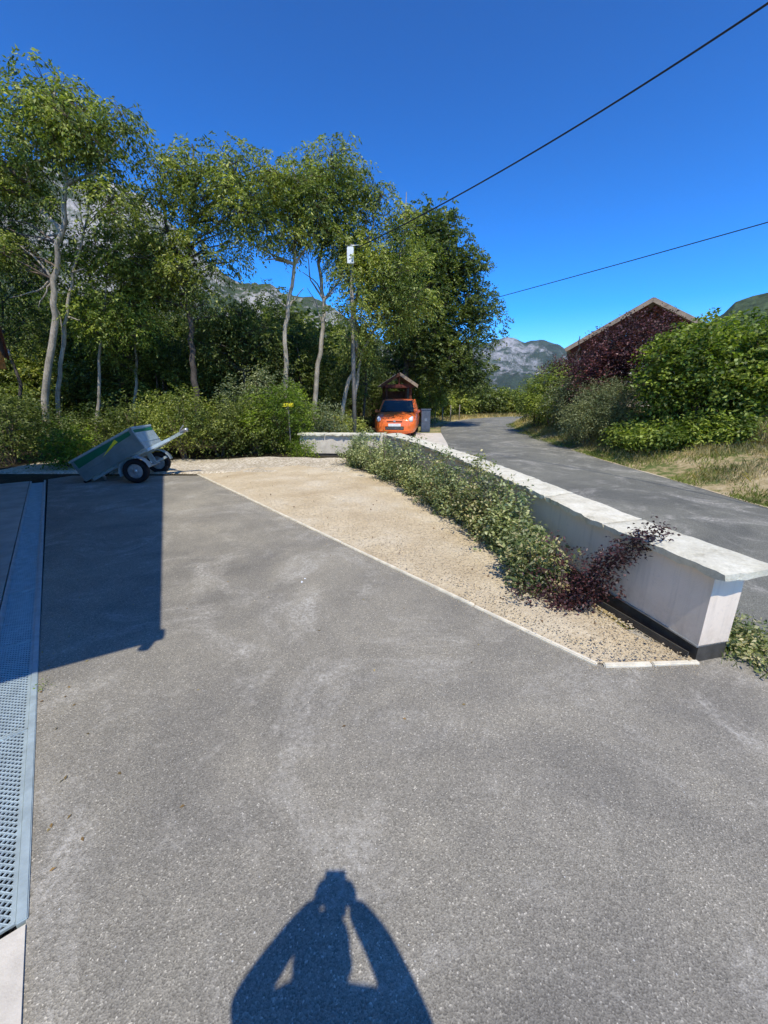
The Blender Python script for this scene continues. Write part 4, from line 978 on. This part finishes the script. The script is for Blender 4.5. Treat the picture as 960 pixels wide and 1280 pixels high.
def wheel(parent, c, r, wd, ax=(0, 1, 0)):
    w_ = empty('wheel', c); w_.parent = parent
    A_ = Vector(ax); m = MB()
    prof = [(r*.62, -.5), (r*.86, -.52), (r*.97, -.42), (r, -.2), (r, .2), (r*.97, .42), (r*.86, .52), (r*.62, .5)]
    n = 28; vs = []; fs = []
    u1 = Vector((1, 0, 0)) if abs(A_.x) < .5 else Vector((0, 1, 0)); u2 = A_.cross(u1)
    for k in range(n):
        t = 2*math.pi*k/n
        for rr, o in prof: vs.append(u1*math.cos(t)*rr+u2*math.sin(t)*rr+A_*o*wd)
    for k in range(n):
        for j in range(len(prof)): fs.append((k*8+j, ((k+1) % n)*8+j, ((k+1) % n)*8+(j+1) % 8, k*8+(j+1) % 8))
    m.add(vs, fs, True); m.build('tyre', M['rubber'], w_)
    m = MB(); m.tube([-A_*wd*.3, -A_*wd*.28, A_*wd*.28, A_*wd*.3], [r*.58, r*.62, r*.62, r*.58], 24)
    for sg in (-1, 1):
        m.tube([A_*sg*wd*.28, A_*sg*wd*.42], [r*.2, r*.14], 12)
        for k in range(5):
            t = 2*math.pi*k/5; m.box(A_*sg*wd*.31+(u1*math.cos(t)+u2*math.sin(t))*r*.38, (.05*r*4, .012 if abs(A_.y) > .5 else .05*r*4, .05*r*4) if abs(A_.y) > .5 else (.012, .05*r*4, .05*r*4))
    m.build('rim', M['steel'], w_); return w_
for s in (-1, 1):
    wheel(T, (0, s*.555, WZ), .24, .14)
    m = MB(); vs = []; fs = []
    for k in range(11):
        t = R(-12+k*18.4); 
        for (o, rr) in ((-.09, .29), (.09, .29), (.09, .265)): vs.append((math.cos(t)*rr, s*.555+o, WZ+math.sin(t)*rr))
    for k in range(10):
        for j in range(2): fs.append((k*3+j, k*3+j+1, k*3+j+4, k*3+j+3))
    m.add(vs, fs, True); m.v = [tuple(Vector((0, 0, WZ))+RM @ (Vector(v)-Vector((0, 0, WZ)))) for v in m.v]; m.build('mudguard', M['galv'], T)
m = MB(); m.tube([(-.80, -.15, .0), (-.90, -.15, .24)], .03, 8); m.build('prop_stand', M['steel'], T)
# ------------------------------------------------------------------ orange car
CY = 16.0; cz = road_z(CY)+.03
car = empty('parked_car', (.42, CY, cz), R(-7)); tag(car, 'bright orange hatchback parked nose on at the end of the wall', 'car')
def loft(stn, name, mt, parent, sub=1):
    bm = bmesh.new(); rings = []
    for (y, prof) in stn:
        ring = [bm.verts.new((x, y, z)) for x, z in prof]+[bm.verts.new((-x, y, z)) for x, z in reversed(prof) if x > 1e-6]
        rings.append(ring)
    for a_, b_ in zip(rings, rings[1:]):
        n = len(a_)
        for k in range(n): bm.faces.new((a_[k], b_[k], b_[(k+1) % n], a_[(k+1) % n]))
    bm.faces.new(rings[0]); bm.faces.new(rings[-1][::-1]); bmesh.ops.recalc_face_normals(bm, faces=bm.faces)
    if sub:
        bmesh.ops.subdivide_edges(bm, edges=bm.edges, cuts=1, use_grid_fill=True, smooth=.9)
    me = bpy.data.meshes.new(name); bm.to_mesh(me); bm.free(); me.polygons.foreach_set('use_smooth', [True]*len(me.polygons)); me.set_sharp_from_angle(angle=R(50))
    return link(name, me, mt, parent)
def sec(hw, bot, top, crown): return [(0, bot), (hw*.88, bot), (hw*.98, bot+.12), (hw, bot+.32), (hw*.985, top-.14), (hw*.93, top-.04), (hw*.6, top+crown*.6), (0, top+crown)]
loft([(-.02, sec(.58, .26, .66, .02)), (.05, sec(.72, .20, .70, .03)), (.22, sec(.81, .18, .76, .04)), (.6, sec(.845, .18, .86, .05)), (1.12, sec(.845, .18, .95, .03)), (2.0, sec(.845, .18, .97, .0)), (3.0, sec(.845, .18, .99, 0)), (3.5, sec(.82, .2, .98, 0)), (3.68, sec(.74, .26, .92, 0))], 'body', M['car'], car)
# greenhouse: pillars and roof
def quad(m, *p): m.add(list(p), [tuple(range(len(p)))])
A0_ = (-.72, 1.02, .965); A1 = (.72, 1.02, .965); B0 = (-.60, 1.66, 1.44); B1 = (.60, 1.66, 1.44)
C0 = (-.58, 3.0, 1.47); C1 = (.58, 3.0, 1.47); D0_ = (-.68, 3.56, 1.0); D1_ = (.68, 3.56, 1.0); SL = (-.78, 1.2, .965); SR = (.78, 1.2, .965); SLr = (-.78, 3.3, .99); SRr = (.78, 3.3, .99)
m = MB(); m.add([(-.56, 1.68, 1.475), (.56, 1.68, 1.475), (.55, 3.0, 1.505), (-.55, 3.0, 1.505), (-.635, 1.62, 1.42), (.635, 1.62, 1.42), (.63, 3.05, 1.44), (-.63, 3.05, 1.44)], [(0, 1, 2, 3), (4, 5, 1, 0), (5, 6, 2, 1), (6, 7, 3, 2), (7, 4, 0, 3)])
m.build('roof', M['car'], car, .02)
for s in (-1, 1):
    m = MB(); m.beam((s*.755, 1.0, .95), (s*.625, 1.66, 1.43), .06, .05); m.build('pillar', M['car'], car); m = MB(); m.beam((s*.79, 2.15, .96), (s*.63, 2.15, 1.43), .07, .03, (0, 1, 0)); m.build('pillar', M['car'], car); m = MB(); m.beam((s*.74, 3.5, .97), (s*.61, 3.03, 1.45), .10, .09); m.build('pillar', M['car'], car)
    m = MB(); quad(m, (s*.745, 1.10, .96), (s*.79, 3.4, .98), (s*.60, 2.98, 1.44), (s*.60, 1.66, 1.42)); m.build('side_window', M['glass'], car)
    # headlight, fog lamp, mirror
    m = MB(); m.tube([(s*.60, .02, .63), (s*.63, .06, .68), (s*.69, .26, .80)], [.05, .10, .04], 14); hl = m.build('headlight', M['lamp'], car)
    m = MB(); m.tube([(s*.60, -.005, .36), (s*.60, .05, .36)], .045, 12); m.build('fog_lamp', M['dark'], car)
    m = MB(); m.box((s*.90, 1.28, 1.0), (.16, .08, .12), None, .8); m.build('wing_mirror', M['car'], car, .02)
m = MB(); quad(m, (-.70, 1.01, .975), (.70, 1.01, .975), (.60, 1.63, 1.43), (-.60, 1.63, 1.43)); ws = m.build('windscreen', M['glass'], car)
m = MB(); m.beam((-.5, 1.0, .985), (.05, 1.06, 1.01), .015, .012); m.beam((.1, 1.0, .985), (.6, 1.06, 1.01), .015, .012); m.build('wiper', M['dark'], ws)
m = MB(); quad(m, (.66, 3.52, 1.0), (-.66, 3.52, 1.0), (-.57, 3.06, 1.43), (.57, 3.06, 1.43)); m.build('rear_window', M['glass'], car)
m = MB(); m.box((0, 0, .62), (.62, .06, .035)); m.box((0, .012, .67), (.5, .04, .02)); m.build('upper_grille', M['dark'], car)
m = MB(); m.box((0, -.03, .635), (.09, .03, .075)); m.build('badge', M['steel'], car, .012)
m = MB(); m.box((0, -.02, .37), (.74, .05, .13)); gr = m.build('lower_grille', M['dark'], car, .01)
m = MB(); [m.box((0, -.05, .33+k*.035), (.70, .012, .008)) for k in range(3)]; m.build('grille_bars', M['steel'], gr)
m = MB(); m.box((0, -.055, .49), (.5, .012, .11)); m.build('licence_plate', M['white_plastic'], car, .004)
m = MB(); m.box((0, -.012, .27), (1.2, .05, .04)); m.build('bumper_lip', M['car'], car)
for x in (-.73, .73):
    for y in (.68, 3.05): wheel(car, (x, y, .29), .29, .19, (1, 0, 0))
# ------------------------------------------------------------------ wooden shelter behind the car
S = empty('wooden_shelter', (.60, 19.0, road_z(19)-.1), R(6)); S.scale = (.64, .9, 1.0); tag(S, 'small open timber shelter with a steep gable roof behind the orange car', 'shelter')
for s in (-1, 1):
    for y in (-.6, .9): m = MB(); m.box((s*.85, y, 1.06), (.14, .14, 2.14)); m.build('post', M['timber'], S)
    m = MB(); P = [Vector((0, -.95, 2.62)), Vector((s*1.25, -.95, 2.12)), Vector((s*1.25, 1.25, 2.12)), Vector((0, 1.25, 2.62))]
    nrm = Vector((s*.37, 0, .93))*.05; o_ = Vector((s*.002, 0, 0)); P = [q+o_ for q in P]
    m.add(P+[q+nrm for q in P], [(0, 1, 2, 3), (4, 7, 6, 5), (0, 4, 5, 1), (1, 5, 6, 2), (2, 6, 7, 3), (3, 7, 4, 0)]); m.build('roof', M['roof_tile'], S)
    m = MB(); m.beam((0, -.97, 2.64), (s*1.27, -.97, 2.13), .04, .14); m.build('verge_board', M['verge'] if s > 0 else M['timber'], S)
m = MB(); m.beam((-1, -.75, 2.14), (1, -.75, 2.14), .12, .14); m.beam((0, -.75, 2.16), (0, -.75, 2.56), .1, .1, (0, 1, 0)); m.beam((-1, 1.0, 2.14), (1, 1.0, 2.14), .12, .14); m.build('tie_beam', M['red_timber'], S)
m = MB(); m.box((0, .98, 1.0), (1.8, .06, 1.9)); m.build('back_wall', M['timber'], S)
m = MB(); m.box((0, .7, .45), (1.5, .4, .06)); m.box((-.6, .7, .2), (.06, .35, .44)); m.box((.6, .7, .2), (.06, .35, .44)); m.build('bench', M['timber'], S)
c_ = at(532, 520, 19); K = empty('metal_cabinet', (c_.x, 19, road_z(19)+.0)); tag(K, 'narrow grey blue metal cabinet standing right of the orange car', 'cabinet')
a_ = plain('cabinet_blue', (.10, .12, .15), .5, .4, .3, .15, 8)
m = MB(); m.box((0, 0, .5), (.42, .3, 1.0)); m.box((0, 0, 1.02), (.48, .36, .05)); m.build('housing', a_, K, .008)
for s in (-.105, .105): m = MB(); m.box((s, -.158, .52), (.19, .02, .86)); dd = m.build('door', a_, K, .004); m = MB(); m.box((s*.3, -.175, .55), (.02, .015, .12)); m.build('handle', M['steel'], dd)
for k, px in enumerate((544, 553, 563, 574)):
    Y = 24.5+k*1.2; p = at(px, 520, Y); o = MB(); o.tube([(0, 0, -.1), (0, 0, 1.05)], .035, 8); o = o.build('fence_post', M['pole']); o.location = (p.x, Y, ground_z(p.x, Y))
    tag(o, ['first', 'second', 'third', 'last'][k]+' thin wooden fence post right of the cabinet, counted from it', 'post', 'fence posts by the road bend')
# yellow sign in the bush
p = at(363, 506, 11.6); K = empty('yellow_sign', (p.x, 11.3, 0)); tag(K, 'small yellow sign plate on a stake among the yellow green bush', 'sign')
m = MB(); m.box((0, 0, p.z), (.30, .012, .10)); m.build('plate', M['yellow_paint'], K, .004); m = MB(); m.tube([(0, .02, 0), (0, .02, p.z)], .02, 8); m.build('stake', M['pole'], K)
# ------------------------------------------------------------------ chalet on the right
c0 = at(817, 372, 20.0); hz = ground_z(c0.x, 20)
CH = empty('chalet', (c0.x, 20.0, 0), R(-25)); tag(CH, 'red brown timber chalet gable with a pale roof edge above the purple tree', 'house')
RZ, EZ, HWc = c0.z+.02, c0.z-1.98, 3.45
for s in (-1, 1):
    m = MB(); P = [Vector((s*.003, 0, RZ)), Vector((s*HWc, 0, EZ)), Vector((s*HWc, 9, EZ)), Vector((s*.003, 9, RZ))]; nr = Vector((s*.43, 0, .9))*-.14
    m.add(P+[q+nr for q in P], [(0, 1, 2, 3), (4, 7, 6, 5), (0, 4, 5, 1), (1, 5, 6, 2), (2, 6, 7, 3), (3, 7, 4, 0)]); m.build('roof', M['roof_tile'], CH)
    m = MB(); m.beam((0, -.03, RZ-.10), (s*(HWc+.02), -.03, EZ-.10), .05, .19); m.build('verge_board', M['verge'], CH)
    m = MB(); m.beam((s*.1, .5, RZ-.32), (s*3.2, .5, EZ-.15), .14, .2); m.build('rafter', M['red_timber'], CH)
wl = empty('gable_wall', (0, 0, 0)); wl.parent = CH
bme = {}
nb = 28
for k in range(nb):
    x = -2.7+5.4*(k+.5)/nb; top = RZ-.35-abs(x)*(RZ-EZ)/HWc; m = MB(); m.box((x, 1.25+(.012 if k % 2 else 0), (top+hz+2.2)/2), (5.4/nb-.012, .04, top-hz-2.2)); m.build('board', M['red_timber'], wl)
m = MB(); m.box((0, 1.45, (hz+EZ)/2-.1), (5.4, .3, EZ-hz)); m.box((0, 5, (hz+EZ)/2-.1), (5.4, 6.8, EZ-hz)); m.build('wall', M['render'], CH)

# ------------------------------------------------------------------ pole and overhead lines
pp = at(439, 322, 13.9); K = empty('utility_pole', (pp.x, 13.9, ground_z(pp.x, 13.9))); tag(K, 'slim utility pole hidden in the trees with a white box near its top', 'pole')
zt = pp.z-K.location.z
m = MB(); m.tube([(0, 0, -.3), (0, 0, zt*.5), (0, 0, zt+.35)], [.075, .065, .055], 10); m.build('post', M['pole'], K)
m = MB(); m.box((-.01, -.16, zt), (.2, .14, .46)); m.build('junction_box', M['white_plastic'], K, .015)
m = MB(); m.tube([(-.15, -.05, zt+.3), (.25, -.05, zt+.32)], .015, 8); m.build('bracket', M['steel'], K)
def cable(pts, r, label, sag):
    a, b = Vector(pts[0]), Vector(pts[1]); m = MB(); P = [a.lerp(b, k/60)-Vector((0, 0, 4*sag*(k/60)*(1-k/60))) for k in range(61)]; m.tube(P, r, 8); o = m.build('overhead_cable', M['cable']); tag(o, label, 'cable', 'overhead cables'); return o
a = at(444, 311, 13.85); mid = at(640, 206, 9.4); b = at(960, 4, 6.2)
def par(q):   # parabola through the three fixed points, q=0..1 from pole to b, continues beyond
    qm = .546; return a*((q-qm)*(q-1)/qm)+mid*(q*(q-1)/(qm*(qm-1)))+b*(q*(q-qm)/(1-qm))
m = MB(); m.tube([par(2.2*k/90) for k in range(91)], .0145, 8); tag(m.build('overhead_cable', M['cable']), 'thick black cable rising from the trees to the upper right corner', 'cable', 'overhead cables')
a = at(620, 370, 21.4); b = at(960, 272, 12.8); d = b-a; cable([a-d*.55, a+d*2.2], .014, 'thin black cable crossing the sky above the chalet', .12)
# ------------------------------------------------------------------ photographer: stands behind the lens, seen only as a shadow
def skin_body(name, joints, edges, mt, parent, lv=2, loc=None):
    me = bpy.data.meshes.new(name); me.from_pydata([j[0] for j in joints], edges, []); o = link(name, me, mt, parent)
    sk = o.modifiers.new('skin', 'SKIN'); sk.use_smooth_shade = True
    if not me.skin_vertices: 
        bm = bmesh.new(); bm.from_mesh(me); bm.verts.layers.skin.verify(); bm.to_mesh(me); bm.free()
    for i, j in enumerate(joints):
        r = j[1]; me.skin_vertices[0].data[i].radius = (r, r) if not hasattr(r, '__len__') else r
    me.skin_vertices[0].data[0].use_root = True
    s = o.modifiers.new('sub', 'SUBSURF'); s.levels = lv; s.render_levels = lv; return o
PN = empty('person', (-.022, -.24, 0)); tag(PN, 'person holding a phone up with both hands, known only by the shadow on the driveway', 'person')
o_ = Vector((0, -.24, 0))
def J(x, y, z, r): return ((x, y+.24, z), r)
joints = [J(.0, -.27, .95, (.16, .11)), J(.0, -.26, 1.15, (.15, .105)), J(.0, -.25, 1.33, (.155, .10)), J(.0, -.25, 1.43, (.09, .08)), J(-.005, -.235, 1.50, .055),   # 0-4 trunk, neck
    J(.09, -.27, .86, .095), J(.10, -.24, .50, .062), J(.11, -.29, .10, .042), J(.12, -.17, .04, .038), J(.12, -.07, .03, .03),       # right leg 5-9
    J(-.09, -.27, .86, .095), J(-.10, -.24, .50, .062), J(-.11, -.29, .10, .042), J(-.12, -.17, .04, .038), J(-.12, -.07, .03, .03),
    J(.15, -.24, 1.41, .072), J(.235, -.14, 1.21, .056), J(.13, -.06, 1.41, .046), J(.055, -.025, 1.505, .030),      # right arm 15-18
    J(-.15, -.24, 1.41, .072), J(-.25, -.12, 1.28, .050), J(-.13, -.055, 1.43, .036), J(-.055, -.025, 1.505, .030)]
edges = [(0, 1), (1, 2), (2, 3), (3, 4), (0, 5), (5, 6), (6, 7), (7, 8), (8, 9), (0, 10), (10, 11), (11, 12), (12, 13), (13, 14), (3, 15), (15, 16), (16, 17), (17, 18), (3, 19), (19, 20), (20, 21), (21, 22)]
skin_body('body', joints, edges, M['tshirt'], PN)
def ell(m, c, r, n=20, k=14, f=None):
    vs = []; fs = []
    for i in range(k+1):
        ph = math.pi*i/k
        for j in range(n):
            th = 2*math.pi*j/n; p = Vector((math.sin(ph)*math.cos(th), math.sin(ph)*math.sin(th), math.cos(ph)))
            if f: p = f(p)
            vs.append(Vector(c)+Vector((p.x*r[0], p.y*r[1], p.z*r[2])))
    for i in range(k):
        for j in range(n): fs.append((i*n+j, (i+1)*n+j, (i+1)*n+(j+1) % n, i*n+(j+1) % n))
    m.add(vs, fs, True)
def headf(p):
    q = p.copy()
    if q.z < 0: q.x *= 1-.35*abs(q.z)**1.3; q.y = q.y*(1-.2*abs(q.z))+.12*abs(q.z)
    return q
hc = Vector((-.015, .035, 1.575)); m = MB(); ell(m, hc, (.078, .096, .118), f=headf)
m.add([hc+Vector(v) for v in ((-.015, .088, .0), (.015, .088, .0), (0, .092, .04), (0, .122, -.01), (0, .09, -.022))], [(0, 3, 2), (3, 1, 2), (0, 4, 3), (4, 1, 3)])
for s in (-1, 1): ell(m, hc+Vector((s*.08, -.005, -.005)), (.01, .018, .03), 10, 8)
hd = m.build('head', M['skin'], PN)
for s in (-1, 1): m = MB(); ell(m, hc+Vector((s*.03, .083, .012)), (.012, .008, .007), 10, 8); m.build('eye', M['white_plastic'], hd)
m = MB(); ell(m, hc+Vector((0, .085, -.05)), (.024, .008, .006), 10, 6); m.build('mouth', M['red_timber'], hd)
m = MB(); ell(m, hc+Vector((0, -.014, .022)), (.087, .100, .112), f=lambda p: Vector((p.x, p.y, max(p.z, -.45 if p.y < .1 else .35)))); m.build('hair', M['hair'], PN)
for s in (-1, 1):
    def Hn(*c): return (s*(c[0]-.030), c[1]+.235, c[2]-.05)
    jo = [(Hn(.085, -.02, 1.555), .024), (Hn(.077, -.016, 1.585), (.03, .016)), (Hn(.072, -.014, 1.62), (.033, .014))]
    ed = [(0, 1), (1, 2)]
    fing = [[(.07, -.02, 1.655), (.057, -.026, 1.675), (.042, -.030, 1.68)], [(.068, -.03, 1.635), (.054, -.040, 1.652), (.038, -.044, 1.655)], [(.066, -.036, 1.615), (.052, -.048, 1.628), (.036, -.05, 1.63)], [(.068, -.04, 1.595), (.055, -.052, 1.604), (.042, -.052, 1.605)], [(.08, -.045, 1.60), (.062, -.05, 1.625), (.045, -.042, 1.64)]]
    for k, f in enumerate(fing):
        pr = 2 if k < 3 else 1
        for q in f: jo.append((Hn(*q), .0085)); ed.append((pr, len(jo)-1)); pr = len(jo)-1
    skin_body('hand', jo, ed, M['skin'], PN, 1)
PH = empty('phone', (-.022, -.006, CAMH-.038)); PH.rotation_euler = (-PITCH, 0, 0); tag(PH, 'dark phone held upright by the photographer', 'phone')
m = MB(); m.box((0, -.008, -.02), (.074, .008, .152)); m.build('housing', M['dark'], PH, .003); m = MB(); m.box((0, -.0125, -.02), (.068, .001, .146)); m.build('screen', M['glass'], PH)
m = MB(); m.tube([(.022, -.004, .045), (.022, -.0025, .045)], .008, 12); m.build('lens', M['glass'], PH)

# ------------------------------------------------------------------ haze: thin even air round everything
hm = bpy.data.materials.new('haze_air'); hm.use_nodes = True; hn = hm.node_tree; hn.nodes.clear()
pv = hn.nodes.new('ShaderNodeVolumePrincipled'); pv.inputs['Color'].default_value = (.80, .90, 1, 1); pv.inputs['Density'].default_value = 6.0e-5; pv.inputs['Anisotropy'].default_value = .2
ho = hn.nodes.new('ShaderNodeOutputMaterial'); hn.links.new(pv.outputs[0], ho.inputs['Volume'])
m = MB(); m.box((0, 0, 440), (12400, 12400, 930)); tag(m.build('haze', hm), kind='stuff')
